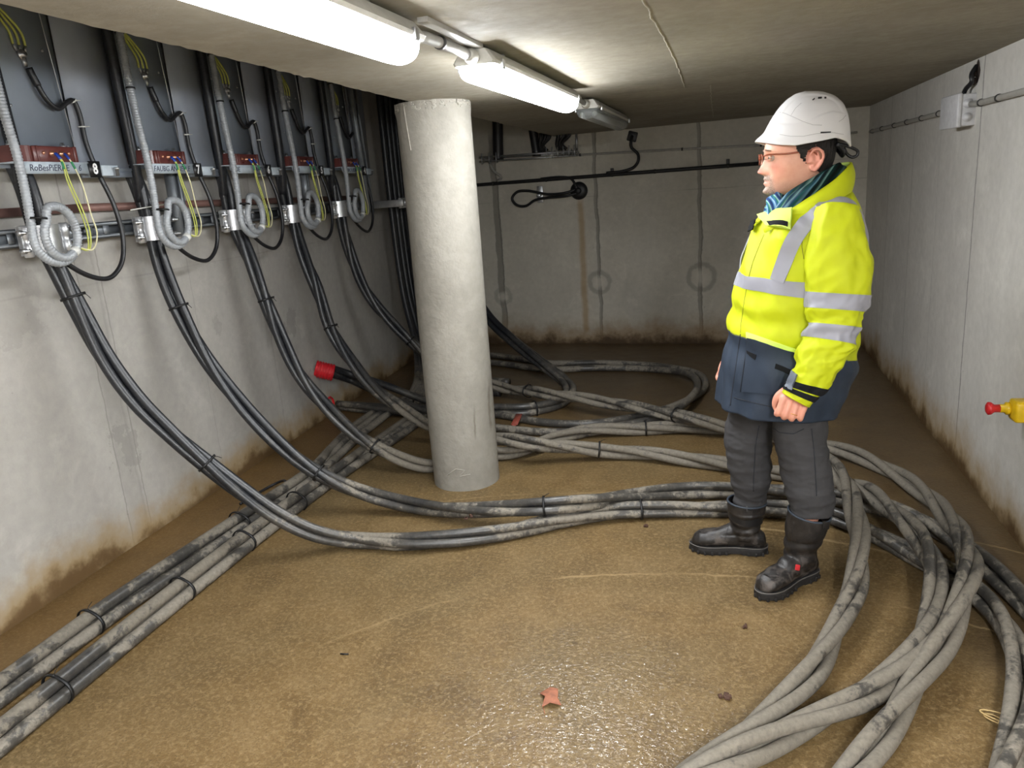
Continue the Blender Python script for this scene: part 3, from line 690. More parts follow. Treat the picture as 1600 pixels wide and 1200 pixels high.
# extra dark riser beside them, clamp, tag
free_cable('riser_cable', [(-2.47, 6.62, 2.95), (-2.47, 6.6, 1.5), (-2.44, 6.5, .8), (-2.35, 6.3, .3), (-2.2, 5.95, .06), (-1.9, 5.7, .04), (-1.5, 5.6, .04)], .034, M_cabclean, 'thick black riser cable left of the column, in front of its neighbours', 'cable', 16, .03)
free_cable('riser_cable', [(-2.45, 6.82, 2.95), (-2.45, 6.8, 1.5), (-2.42, 6.7, .8), (-2.33, 6.5, .3), (-2.15, 6.2, .06), (-1.85, 6.0, .04), (-1.5, 5.9, .04)], .034, M_cabclean, 'thick black riser cable partly hidden behind the column edge', 'cable', 16, .03)
M_alu = simple('cast_aluminium', srgb(205, 206, 208), .38, .75, .1, 40, bump=.2)
root = empty('riser_clamp', (-2.45, 6.55, 1.53), 'aluminium clamp bar holding the vertical cables left of the column', 'cable clamp')
g = G(); g.box((-2.40, 6.56, 1.53), (.03, .74, .085), bev=.006)
for y in (6.28, 6.52, 6.76): g.lathe((-2.392, y, 1.53), (1, 0, 0), [(.032, 0), (.032, .018), (.02, .024)], 16)
g.build('bar', M_alu, root)
for y in (6.2, 6.9): G().box((-2.55, y, 1.53), (.36, .03, .06), bev=.004).build('bracket', M_chrome, root)
G().box((-2.43, 6.44, 1.86), (.006, .035, .17), bev=.001).build('cable_label', simple('white_label', srgb(190, 190, 196), .5)); tag(bpy.data.objects['cable_label'], 'small blank white label tied to the riser cable left of the column', 'label')
g = G(); g.tube(smooth_path([(-2.46, 3.45, .01), (-2.44, 3.6, .012), (-2.4, 3.72, .02), (-2.32, 3.7, .05), (-2.27, 3.6, .03)], .01), .008, 8)
tag(g.build('thin_cable', M_black), 'thin black cable end poking out beside the strapped floor cables', 'cable')
# leaf and twig on the floor
M_leaf = simple('dry_leaf', srgb(142, 88, 64), .7, var=.3, scale=60)
c = PZ(858, 1093, .0); bm_v = [(-.035, .02, .004), (-.005, .045, .012), (.025, .03, .02), (.03, -.005, .012), (.045, -.03, .006), (.01, -.035, .016), (-.015, -.045, .004), (-.01, -.01, .02), (.008, .005, .026)]
v = [(c[0]+a, c[1]+b, c[2]+z+.001) for a, b, z in bm_v]; f = [(0, 1, 8, 7), (1, 2, 3, 8), (3, 4, 5, 8), (8, 5, 6, 7)]
g = G(); g.add(v, f); g.add([(x, y, z-.0015) for x, y, z in v], [q[::-1] for q in f]); g.tube([(c[0]-.012, c[1]-.04, .006), (c[0]-.005, c[1]-.06, .004), (c[0]+.0, c[1]-.075, .005)], .0012, 5)
tag(g.build('dry_leaf', M_leaf), 'small curled orange-brown dry leaf on the wet floor in front', 'leaf')
c = PZ(538, 1022, .003)
tag(G().tube([c+np.array((-.016, 0, 0)), c, c+np.array((.016, .002, 0))], .003, 6).build('twig', M_tie), 'tiny black offcut lying alone on the floor, left of the leaf', 'offcut')
M_scrap = simple('brown_scrap', srgb(70, 46, 34), .8)
for (px, py, s, l) in ((735, 808, .022, 'small brown scrap lying on the cables in front of the column'), (1010, 822, .014, 'small dark crumb on the floor between column and person'), (1133, 1085, .02, 'dark clump of dirt on the floor left of the muddy loops'), (1165, 979, .012, 'dark clump of dirt on the floor just below the left boot'), (1128, 728, .014, 'pale chip on the floor beside the cables left of the right knee')):
    c = PZ(px, py, .006 if s != .022 else .07); g = G()
    for k in range(5): g.box(c+np.array((rnd.uniform(-s, s), rnd.uniform(-s, s), 0)), (s*rnd.uniform(.4, 1), s*rnd.uniform(.3, .8), .009), Matrix.Rotation(rnd.uniform(0, 3), 3, 'Z'), bev=.002)
    tag(g.build('debris', M_scrap), l, 'debris')
# shaving curl on the floor at the right
c = PZ(1556, 1130, .004); g = G()
g.tube([c+np.array((.02*math.cos(a*1.3)*(1+.1*a), .03*math.sin(a), .004+.002*a)) for a in np.linspace(0, 11, 60)], .0022, 6)
tag(g.build('wood_shaving', simple('pale_shaving', srgb(176, 150, 100), .7)), 'pale curly shaving on the floor between the loops and right edge', 'shaving')
# ---------------------------------------------------------------- feeder bays on the left wall
M_sheet = simple('dark_galvanised_sheet', srgb(130, 138, 148), .55, .08, .1, 5)
M_sheet2 = simple('mid_grey_sheet', srgb(142, 148, 158), .55, .08, .1, 6)
M_edge = simple('bare_sheet_edge', srgb(190, 192, 196), .35, .6)
M_label = simple('label_strip', srgb(176, 186, 194), .5)
M_plate = simple('black_number_plate', srgb(20, 20, 22), .4)
M_white = simple('white_print', srgb(235, 235, 235), .5)
M_ink = simple('marker_ink', srgb(62, 66, 84), .7)
M_brown = simple('brown_bakelite', srgb(92, 48, 44), .3, var=.2, scale=14)
M_flex = simple('grey_flexible_conduit', srgb(158, 162, 166), .38, .15)
M_copper = simple('copper_terminal', srgb(206, 150, 120), .3, .8)
M_gy = simple('green_yellow_insulation', srgb(186, 190, 96), .5)
M_cream = simple('pale_yellow_insulation', srgb(214, 208, 168), .5)
M_blue = simple('blue_ferrule', srgb(30, 62, 150), .4)
M_green = simple('green_tape', srgb(46, 130, 84), .5)
M_wtie = simple('natural_nylon_tie', srgb(214, 214, 208), .5)
def text_mesh(s, size, mat, parent, M, name='lettering', shear=0.0, sx=1.0, extrude=.0008, offset=0.0):
    cu = bpy.data.curves.new('t', 'FONT'); cu.body = s; cu.size = size; cu.extrude = extrude; cu.shear = shear; cu.offset = offset
    cu.align_x = 'CENTER'; cu.align_y = 'CENTER'; cu.resolution_u = 2
    o = bpy.data.objects.new('t', cu); COL.objects.link(o)
    dg = bpy.context.evaluated_depsgraph_get(); me = bpy.data.meshes.new_from_object(o.evaluated_get(dg))
    vs = [M @ Vector((v.co.x*sx, v.co.y, v.co.z)) for v in me.vertices]; fs = [tuple(p.vertices) for p in me.polygons]
    bpy.data.objects.remove(o); bpy.data.meshes.remove(me)
    return mesh_obj(name, vs, fs, mat, parent, smooth=False)
# text facing +X, reading along +Y
def face_x(x, y, z, tilt=0): return Matrix.Translation((x, y, z)) @ Matrix(((0, 0, 1, 0), (1, 0, 0, 0), (0, 1, 0, 0), (0, 0, 0, 1)))
def dup(o, dy, parent=None):
    c = o.copy(); COL.objects.link(c)
    if parent is None: c.location = (o.location[0], o.location[1]+dy, o.location[2])
    else: c.parent = parent
    for ch in [q for q in list(bpy.data.objects) if q.parent == o]: dup(ch, 0, c)
    return c
Y0 = UY[1]       # geometry measured on bay 7
protos = {}
# sheet metal skirt
r = empty('sheet_panel', (-2.66, Y0-.1, 1.82)); protos['panel'] = r
G().box((-2.618, Y0-.20, 2.41), (.004, .43, 1.2)).build('back_sheet', M_sheet, r)
G().box((-2.606, Y0+.165, 2.41), (.004, .31, 1.2)).build('side_sheet', M_sheet2, r)
g = G(); g.tube([(-2.60, Y0+.01, 1.80), (-2.60, Y0-.04, 2.4), (-2.60, Y0-.07, 2.9)], .0022, 6); g.build('bent_edge', M_edge, r)
g = G(); g.box((-2.62, Y0+.165, 1.805), (.06, .31, .012)); g.box((-2.60, Y0+.165, 1.785), (.012, .31, .03)); g.build('lip', M_sheet, r)
for dy, z in ((-.27, 2.05), (-.05, 2.28), (-.3, 2.3), (-.02, 1.9)):
    G().lathe((-2.616, Y0+dy, z), (1, 0, 0), [(.006, 0), (.006, .003), (.003, .005)], 10).build('screw', M_chrome, r)
# label rail
r = empty('label_rail', (-2.53, Y0-.2, 1.80)); protos['rail'] = r
g = G()
v = [(-2.52, Y0-.405, 1.826), (-2.52, Y0-.04, 1.826), (-2.52, Y0-.035, 1.782), (-2.52, Y0-.375, 1.782), (-2.52, Y0-.402, 1.80)]
v2 = [(x-.003, y, z) for x, y, z in v]
g.add(v+v2, [(0, 4, 3, 2, 1), (5, 6, 7, 8, 9)]+[(i, (i+1) % 5, 5+(i+1) % 5, 5+i) for i in range(5)])
g.box((-2.575, Y0-.19, 1.8265), (.115, .44, .003)); g.build('strip', M_label, r)
G().box((-2.56, Y0+.09, 1.795), (.09, .10, .045), bev=.003).build('end_bracket', M_label, r)
G().lathe((-2.50, Y0+.11, 1.79), (0, 0, 1), [(.008, -.02), (.008, .008), (.012, .008), (.012, .018)], 10).build('bolt', M_chrome, r)
pl = G().box((-2.519, Y0+.0, 1.80), (.004, .065, .068)).build('number_plate', M_plate, r)
# brown insulator blocks
r = empty('terminal_block', (-2.56, Y0-.28, 1.83)); protos['block'] = r
def fluted(y0, y1, z0, z1, x0, x1):
    g = G(); n = 14; pts = []
    for i in range(n+1):
        t = i/n; pts.append((x1+.008*(1 if .12 < t < .3 or .72 < t < .88 else 0), y0+(y1-y0)*t))
    v = [(x, y, z0) for x, y in pts]+[(x, y, z1) for x, y in pts]+[(x0, y1, z0), (x0, y0, z0), (x0, y1, z1), (x0, y0, z1)]
    m = n+1; f = [(i, i+1, m+i+1, m+i) for i in range(n)]
    f += [(m-1, 2*m, 2*m+2, 2*m-1), (2*m+1, 0, m, 2*m+3), (2*m, 2*m+1, 2*m+3, 2*m+2), tuple(range(m, 2*m))+(2*m+2, 2*m+3), tuple(range(m))[::-1]+(2*m+1, 2*m)]
    g.add(v, f); return g
autosmooth(fluted(Y0-.40, Y0-.31, 1.828, 1.89, -2.62, -2.53).build('left_block', M_brown, r), .4)
g = G(); g.box((-2.58, Y0-.18, 1.86), (.09, .225, .064), bev=.006); g.build('right_block', M_brown, r)
G().box((-2.54, Y0-.275, 1.86), (.02, .008, .064), bev=.002).build('flute', M_brown, r); G().box((-2.54, Y0-.078, 1.86), (.02, .018, .064), bev=.003).build('flute', M_brown, r)
for y in (Y0-.365, Y0-.10): G().lathe((-2.57, y, 1.888), (0, 0, 1), [(.012, 0), (.012, .012), (.008, .012), (.008, .022)], 8).build('bolt', M_chrome, r)
for i, y in enumerate((-.245, -.205, -.155, -.115)):
    G().lathe((-2.535, Y0+y, 1.862 if i in (1, 2) else 1.864), (1, 0, 0), [(.007, 0), (.007, .004), (.004, .008)] if i in (0, 3) else [(.011, 0), (.011, .005), (.006, .006), (.006, .016)], 12).build('terminal', M_copper, r)
# flexible conduit with a loop
r = empty('flexible_conduit', (-2.48, Y0-.36, 1.55)); protos['conduit'] = r
pts = [(-2.56, Y0-.40, 2.75), (-2.53, Y0-.395, 2.40), (-2.51, Y0-.42, 2.2), (-2.49, Y0-.435, 2.0), (-2.485, Y0-.425, 1.85), (-2.48, Y0-.43, 1.70), (-2.48, Y0-.435, 1.62)]
cyl_y, cyl_z = Y0-.345, 1.545
for a in np.linspace(200, 470, 13):
    t = (a-200)/270; q = math.radians(a); pts.append((-2.475+.03*t, cyl_y+.105*math.cos(q)*(1-.04*t), cyl_z+.112*math.sin(q)*(1-.04*t)))
for a in np.linspace(500, 665, 9):
    t = (a-500)/165; q = math.radians(a); pts.append((-2.445-.01*t, cyl_y+.084*math.cos(q)+.012, cyl_z+.09*math.sin(q)-.004))
pp = smooth_path(pts, .004)
rr = [.0165*(1+(.10 if i % 3 == 0 else -.05)) for i in range(len(pp))]
G().tube(pp, rr, 14).build('hose', M_flex, r)
c = pp[-1]; t_ = pp[-1]-pp[-4]
G().lathe(c-t_*.2, t_, [(.018, 0), (.02, .004), (.02, .022), (.014, .024), (.014, .03)], 14).build('end_collar', M_wtie, r)
for k in (0.29, 0.17):
    i = int(len(pp)*k); ring(pp[i], pp[i+1]-pp[i], .0195, .004, .0015, parent=r, tail=False)
g = G(); c0 = np.array((-2.465, Y0-.435, 1.61)); ring(c0+np.array((0, .022, 0)), (0, .15, 1), .036, .004, .0018, parent=r, tail=False)
# three thin wires from the terminals into the conduit end
r = empty('control_wires', (-2.49, Y0-.18, 1.6)); protos['wires'] = r
E_ = pp[-1]
for i, (y0_, mat, bow) in enumerate(((-.208, M_gy, -.01), (-.202, M_gy, .008), (-.158, M_cream, .05))):
    w = smooth_path([(-2.515, Y0+y0_, 1.862), (-2.495, Y0+y0_+.004, 1.83), (-2.49, Y0+y0_+.012+bow*.4, 1.75), (-2.485, Y0-.16+bow*.9, 1.62), (-2.47, Y0-.165+bow*.9, 1.53), (-2.455, Y0-.205+bow*.5, 1.47), (E_[0], E_[1]+.03, E_[2]+.015), (E_[0], E_[1], E_[2])], .01)
    G().tube(w, .0034, 6).build('wire', mat, r)
    G().tube(w[0:4], .0052, 8).build('ferrule', M_blue, r)
    if i != 1: G().tube(w[4:8], .0046, 8).build('sleeve', M_green, r)
# earth cable with lug, held by white ties on the sheet edge
r = empty('earth_cable', (-2.56, Y0-.1, 1.9)); protos['earth'] = r
pts = [(-2.60, Y0-.155, 2.20), (-2.595, Y0-.145, 2.16), (-2.588, Y0-.11, 2.08), (-2.588, Y0-.06, 2.05), (-2.585, Y0-.005, 2.08), (-2.585, Y0+.03, 2.09), (-2.585, Y0+.05, 2.04), (-2.585, Y0+.055, 1.92), (-2.57, Y0+.07, 1.80), (-2.54, Y0+.095, 1.65), (-2.53, Y0+.10, 1.50), (-2.53, Y0+.06, 1.39), (-2.53, Y0-.03, 1.335), (-2.53, Y0-.15, 1.36), (-2.54, Y0-.25, 1.43), (-2.56, Y0-.31, 1.52)]
w = smooth_path(pts, .01); G().tube(w, .0105, 10).build('cable', M_black, r)
G().tube(w[0:8], .0135, 10).build('heat_shrink', M_black, r)
G().lathe((-2.612, Y0-.165, 2.25), (1, 0, 0), [(.021, 0), (.021, .006), (.011, .006), (.011, .018), (.006, .02)], 14).build('lug_bolt', M_chrome, r)
G().tube([(-2.612, Y0-.163, 2.24), (-2.61, Y0-.157, 2.205)], [.012, .009], 8).build('lug', M_chrome, r)
for k, dz in enumerate((-.025, 0, .025)):
    G().tube([(-2.612, Y0-.165+dz*.8, 2.262), (-2.61, Y0-.168+dz*1.2, 2.285)], .006, 8).build('ferrule', M_chrome, r)
    G().tube(smooth_path([(-2.61, Y0-.168+dz*1.2, 2.285), (-2.605, Y0-.18+dz*1.2, 2.33), (-2.60, Y0-.24+dz, 2.39), (-2.58, Y0-.34, 2.45)], .01), .005, 8).build('earth_wire', M_gy, r)
for (y, z) in ((.03, 2.09), (.053, 1.98)):
    i = min(range(len(w)), key=lambda j: abs(w[j][1]-Y0-y)+abs(w[j][2]-z)+(9 if j > 70 else 0)); ring(w[i], w[i+1]-w[i], .0125, .003, .0015, name='white_tie', mat=M_wtie, parent=r, tail=False)
    G().tube([w[i]+np.array((.005, -.03, -.002)), w[i]+np.array((.012, .03, .002))], .002, 5).build('white_tie', M_wtie, r)
# aluminium clamp on the rail round the bundle
r = empty('cable_clamp', (-2.56, Y0-.335, 1.52)); protos['clamp'] = r
cyk = Y0-.335
g = G(); n = 20
for z0, z1 in ((1.47, 1.585),):
    prof = []
    for k in range(n+1):
        a = math.radians(-80+160*k/n); prof.append((-2.60+.066*math.cos(a), cyk+.066*math.sin(a)))
    prof = [(-2.60, cyk-.12)]+[(-2.585, cyk-.12), (-2.585, cyk-.07)]+prof+[(-2.585, cyk+.07), (-2.585, cyk+.12), (-2.60, cyk+.12)]
    m = len(prof); v = [(x, y, z0) for x, y in prof]+[(x, y, z1) for x, y in prof]; v += [(x-.006, y, z0) for x, y in prof]+[(x-.006, y, z1) for x, y in prof]
    f = [(i, i+1, m+i+1, m+i) for i in range(m-1)]+[(2*m+i+1, 2*m+i, 3*m+i, 3*m+i+1) for i in range(m-1)]+[(m+i, m+i+1, 3*m+i+1, 3*m+i) for i in range(m-1)]+[(i+1, i, 2*m+i, 2*m+i+1) for i in range(m-1)]
    g.add(v, f)
autosmooth(g.build('strap', M_alu, r))
for s in (-1, 1):
    G().lathe((-2.585, cyk+s*.10, 1.462), (0, 0, 1), [(.014, 0), (.019, .004), (.019, .05), (.016, .054), (.016, .074), (.019, .078), (.019, .122), (.014, .126)], 18).build('boss', M_alu, r)
    for z in (1.49, 1.56):
        G().lathe((-2.575, cyk+s*.135, z), (1, 0, 0), [(.011, -.01), (.011, .012), (.006, .012), (.006, .035)], 8).build('bolt', M_chrome, r)
texts = {8: (('RoBesPiERRE', -.245), ('6', -.085)), 7: (('FAUBG.ANNELLE', -.205),), 6: (('DE', -.33), ('VARTY', -.11)), 5: (('DE', -.33), ('URSA', -.10)), 4: (('BROUSSAIS', -.22),)}
adj = {8: 'nearest the viewer', 7: 'second from the viewer', 6: 'middle one of five', 5: 'second from the column', 4: 'closest to the column'}
LB = {'panel': ('dark grey sheet metal panel above the label of bay %d, %s', 'sheet panel', 'sheet metal panels above the wall rail'),
      'rail': ('galvanised label rail with handwriting and white number %d, %s', 'label rail', 'numbered label rails of the feeder bays'),
      'block': ('brown insulating terminal block standing on label rail %d, %s', 'terminal block', 'brown terminal blocks'),
      'conduit': ('grey corrugated flexible conduit coiled in a loop at bay %d, %s', 'flexible conduit', 'looped flexible conduits'),
      'wires': ('thin yellow and cream wires hanging from terminal block %d, %s', 'control wires', 'thin control wires of the feeder bays'),
      'earth': ('black earth cable drooping in a U at bay %d, %s', 'earth cable', 'earth cables of the feeder bays'),
      'clamp': ('aluminium clamp on the wall rail gripping the cables of bay %d, %s', 'cable clamp', 'aluminium cable clamps on the rail')}
def at_bay(kind, i):
    n = 8-i; l, c, gname = LB[kind]; o = protos[kind]
    if i != 1: o = dup(o, UY[i]-Y0 if kind != 'clamp' else CY[i]-cyk)
    tag(o, l % (n, adj[n]), c, gname); return o
for i in range(5):
    for kind in protos: 
        if i == 1: continue
        o = at_bay(kind, i)
        if kind == 'rail': rail_i = o; 
        if kind == 'rail': protos.setdefault; texts[('o', 8-i)] = o
for kind in protos: o = at_bay(kind, 1)
texts[('o', 7)] = protos['rail']
for i in range(5):
    n = 8-i; o = texts[('o', n)]; y = UY[i]
    text_mesh(str(n), .062, M_white, o, face_x(-2.5165, y, 1.80), name='number', sx=.9, offset=.0015)
    for w_, dy_ in texts[n]: text_mesh(w_, .036, M_ink, o, face_x(-2.5195, y+dy_, 1.804), name='handwriting', shear=.15, sx=1.02)
# slotted strut rail along the wall
root = empty('strut_rail', (-2.68, 4, 1.54), 'long slotted galvanised strut rail running along the left wall behind the clamps', 'strut rail')
g = G(); y0, y1 = 1.2, 6.15
M_zinc = simple('zinc_plated_strut', srgb(140, 145, 150), .45, .5, .12, 20)
M_slot = simple('slot_recess', srgb(150, 150, 150), .7)
for (dz, dx, w, h_) in ((.035, 0, .07, .004), (-.035, 0, .07, .004)): g.box((-2.69, (y0+y1)/2, 1.54+dz), (w, y1-y0, h_))
g.box((-2.657, (y0+y1)/2, 1.568), (.004, y1-y0, .016)); g.box((-2.657, (y0+y1)/2, 1.512), (.004, y1-y0, .016)); g.box((-2.722, (y0+y1)/2, 1.54), (.003, y1-y0, .07))
# web between slots
y = y0
while y < y1: g.box((-2.657, y, 1.54), (.004, .035, .045)); y += .105
g.build('channel', M_zinc, root)
for y in (2.0, 3.0, 4.0, 5.0, 6.0): G().lathe((-2.71, y, 1.54), (1, 0, 0), [(.014, 0), (.014, .03), (.007, .03), (.007, .05)], 8).build('anchor_bolt', M_chrome, root)
g = G()
for (a, b) in (((-2.70, 1.4, 1.635), (-2.70, 3.02, 1.645)), ((-2.70, 3.02, 1.645), (-2.70, 6.0, 1.60))):
    a = np.array(a); b = np.array(b); L = np.linalg.norm(b-a); g.box((a+b)/2, (.005, L, .036), Matrix.Rotation(math.atan2(b[2]-a[2], b[1]-a[1]), 3, 'X'))
tag(g.build('copper_earth_bar', simple('dull_copper_bar', srgb(124, 92, 84), .5, .3, .2, 8)), 'dull reddish flat copper earth bar along the left wall above the rail', 'earth bar')
# upright channels
def upright(a, b, w, label):
    a = np.array(a, float); b = np.array(b, float); L = np.linalg.norm(b-a); rot = Matrix.Rotation(-math.atan2(b[1]-a[1], b[2]-a[2]), 3, 'X'); c = (a+b)/2
    g = G(); 
    for dy in (-w/2, w/2): g.box(c+np.array((0, dy, 0)), (.045, .005, L), rot)
    g.box(c+np.array((-.02, 0, 0)), (.004, w, L), rot)
    for dy in (-w/2+.012, w/2-.012): g.box(c+np.array((.022, dy, 0)), (.004, .024, L), rot)
    return tag(g.build('upright_channel', M_zinc), label, 'upright channel')
upright(PX(578, 332, -2.56), PX(545, 125, -2.56)+np.array((0, 0, .3)), .09, 'tall galvanised channel right of bay 4, beside the vertical black cables')
upright((-2.63, 3.60, 1.47), (-2.63, 3.60, 1.79), .07, 'narrow galvanised channel behind the thin wires of bay 7')
upright((-2.63, 5.02, 1.60), (-2.63, 5.02, 1.79), .05, 'slim galvanised channel showing behind the thin wires of bay 5')
G().tube([(-2.55, UY[1]-.52, 1.62), (-2.50, UY[1]-.2, 1.645)], .003, 6).build('loose_rod', M_wtie); tag(bpy.data.objects['loose_rod'], 'thin pale tie end sticking out above the clamp of bay 7', 'tie end')
# ---------------------------------------------------------------- the person
from mathutils.bvhtree import BVHTree
PO = np.array([.40, 3.0, 0.0])
VH = np.array([.40, 3.0, 0]); VH /= np.linalg.norm(VH); SH = np.array([VH[1], -VH[0], 0])
def Wp(s, d, z): return PO+SH*s-VH*d+np.array([0, 0, z])
def V(px, py, d=0.0): return hit(px, py, VH, VH@PO-d)
def frame(deg):
    """forward and left unit vectors; 0 faces image-left, positive turns towards the viewer"""
    a = math.radians(deg)
    return -SH*math.cos(a)-VH*math.sin(a), SH*math.sin(a)-VH*math.cos(a)
UP = np.array([0, 0, 1.0])
def ci(xs, ys, x):
    """smooth cubic interpolation"""
    xs = np.array(xs, float); ys = np.array(ys, float)
    if xs[0] > xs[-1]: xs = xs[::-1]; ys = ys[::-1]
    x = min(max(x, xs[0]), xs[-1]); i = int(np.searchsorted(xs, x)); i = min(max(i, 1), len(xs)-1)
    m = np.gradient(ys, xs); h = xs[i]-xs[i-1]; t = (x-xs[i-1])/h
    return (2*t**3-3*t**2+1)*ys[i-1]+(t**3-2*t**2+t)*h*m[i-1]+(-2*t**3+3*t**2)*ys[i]+(t**3-t**2)*h*m[i]
def spow(v, e): return math.copysign(abs(v)**e, v)
def grid_mesh(fn, us, vs, closed=True, cap0=False, cap1=False):
    g = G(); nu = len(us); V_ = [fn(u, v) for v in vs for u in us]; F = []
    for j in range(len(vs)-1):
        for i in range(nu if closed else nu-1):
            k = (i+1) % nu; F.append((j*nu+i, j*nu+k, (j+1)*nu+k, (j+1)*nu+i))
    if cap0: F.append(tuple(range(nu))[::-1])
    if cap1: F.append(tuple((len(vs)-1)*nu+i for i in range(nu)))
    return g.add(V_, F)
def remesh(g, voxel, smooth_it=3, fac=.5):
    me = bpy.data.meshes.new('tmp'); me.from_pydata(g.v, [], g.f); o = bpy.data.objects.new('tmp', me); COL.objects.link(o)
    bm = bmesh.new(); bm.from_mesh(me); bmesh.ops.recalc_face_normals(bm, faces=bm.faces); bm.to_mesh(me); bm.free()
    m = o.modifiers.new('r', 'REMESH'); m.mode = 'VOXEL'; m.voxel_size = voxel
    s_ = o.modifiers.new('s', 'SMOOTH'); s_.factor = fac; s_.iterations = smooth_it
    dg = bpy.context.evaluated_depsgraph_get(); m2 = bpy.data.meshes.new_from_object(o.evaluated_get(dg))
    n = len(m2.vertices); co = np.empty(n*3); m2.vertices.foreach_get('co', co); f = [tuple(p.vertices) for p in m2.polygons]
    bpy.data.objects.remove(o); bpy.data.meshes.remove(me); bpy.data.meshes.remove(m2)
    return co.reshape(-1, 3), f
def normals_of(v, f):
    n = np.zeros_like(v); fa = np.array([q[:4] if len(q) == 4 else q+(q[0],) for q in f])
    c = np.cross(v[fa[:, 2]]-v[fa[:, 0]], v[fa[:, 3]]-v[fa[:, 1]])
    for k in range(4): np.add.at(n, fa[:, k], c)
    return n/(np.linalg.norm(n, axis=1)[:, None]+1e-12)
class Skin:
    """surface queries on a finished mesh"""
    def __init__(s, v, f): s.t = BVHTree.FromPolygons([tuple(map(float, q)) for q in v], [tuple(int(i) for i in q) for q in f])
    def px(s, x, y):
        d = CF+CR*(x-800)/FPX-CU*(y-600)/FPX; d /= np.linalg.norm(d)
        l, n, i, _ = s.t.ray_cast(Vector([float(q) for q in CO]), Vector([float(q) for q in d]))
        if l is None: return None
        l = np.array(l); n = np.array(n)
        if n@d > 0: n = -n
        return l, n
def seam(sk, pts, r, mat, name, parent, off=0.0, step=4):
    out = []
    for (a, b) in zip(pts[:-1], pts[1:]):
        m = max(2, int(math.hypot(b[0]-a[0], b[1]-a[1])/step))
        for k in range(m):
            q = sk.px(a[0]+(b[0]-a[0])*k/m, a[1]+(b[1]-a[1])*k/m)
            if q: out.append(q[0]+q[1]*off)
    q = sk.px(*pts[-1])
    if q: out.append(q[0]+q[1]*off)
    if len(out) > 2: return G().tube(out, r, 6).build(name, mat, parent)
def decal(sk, quad, off, th, mat, name, parent, nu=10, nv=6, curl=0.0):
    """a cloth patch lying on the surface; quad = 4 corners, thickness th"""
    A, B, C_, D = [np.array(q, float) for q in quad]; top = []; bot = []
    last = None
    for j in range(nv+1):
        for i in range(nu+1):
            u, v = i/nu, j/nv; p = (A*(1-u)+B*u)*(1-v)+(D*(1-u)+C_*u)*v; q = sk.px(*p)
            if q is None: q = last
            if q is None: continue
            last = q; o = off+curl*math.sin(u*math.pi)*(.5+.5*v)
            top.append(q[0]+q[1]*(o+th)); bot.append(q[0]+q[1]*(off-.002))
    n = nu+1
    if len(top) != n*(nv+1): return None
    v = top+bot; m = len(top); f = []
    for j in range(nv):
        for i in range(nu):
            a = j*n+i; f.append((a, a+1, a+n+1, a+n)); f.append((m+a, m+a+n, m+a+n+1, m+a+1))
    rim = [i for i in range(n)]+[j*n+nu for j in range(1, nv+1)]+[nv*n+i for i in range(nu-1, -1, -1)]+[j*n for j in range(nv-1, 0, -1)]
    for a, b in zip(rim, rim[1:]+rim[:1]): f.append((a, m+a, m+b, b))
    g = G(); g.add(v, f); return autosmooth(g.build(name, mat, parent), .9)

def fabric(name, col, var=.1, rough=.75, weave=700, bump=.15, big=2.5, bigb=.25, sheen=.0):
    t = NT(name); n1 = t.noise(big*4, 4, .6); n2 = t.noise(weave, 2); n3 = t.noise(big*3, 3, .5, dist=.5)
    c = t.mix(t.mr(n1, .3, .7), tuple(x*(1-var) for x in col), tuple(min(1, x*(1+var)) for x in col))
    return t.done(c, rough, t.bump(t.math('ADD', t.math('MULTIPLY', n3, bigb*6), t.math('MULTIPLY', n2, bump)), .35, .006), Specular_IOR_Level=.25)
M_hiviz = fabric('hi_vis_yellow_cloth', (.46, .51, .008), .05, .62)
M_lime = fabric('pale_lime_lining', (.62, .80, .16), .05, .7)
M_navy = fabric('navy_cloth', srgb(44, 53, 66), .12, .6)
M_navyd = fabric('black_velcro', srgb(16, 17, 20), .1, .9)
M_tape = fabric('grey_reflective_tape', srgb(144, 144, 152), .04, .42, weave=900, bump=.05)
M_trou = fabric('charcoal_trouser_cloth', srgb(60, 59, 60), .14, .85)
M_bootm = NT('worn_boot_leather')
def boot_mat():
    t = M_bootm; o = t.xyz(); n1 = t.noise(16, 5, .65, dist=.5); n2 = t.noise(80, 4, .6)
    c = t.mix(t.mr(n2, .3, .7), srgb(22, 20, 19), srgb(38, 34, 32))
    m = t.math('MULTIPLY', t.mr(n1, .5, .62), t.mr(o[2], .06, .16, .75, .12))
    c = t.mix(m, c, srgb(92, 84, 78)); return t.done(c, t.mr(m, 0, 1, .45, .8), t.bump(n2, .3, .004))
boot_mat()
M_soleb = simple('black_rubber_sole', srgb(30, 28, 27), .7, var=.25, scale=40, bump=.4)
M_line = simple('stitch_line', srgb(128, 132, 20), .8); M_dline = simple('dark_stitch', srgb(24, 28, 36), .8)
M_redtag = simple('red_boot_tag', srgb(190, 44, 50), .5)
M_hel = NT('white_helmet_shell').done(srgb(206, 204, 203), .36, Specular_IOR_Level=.45)
M_gold = simple('gold_ring', srgb(214, 160, 84), .25, .95)
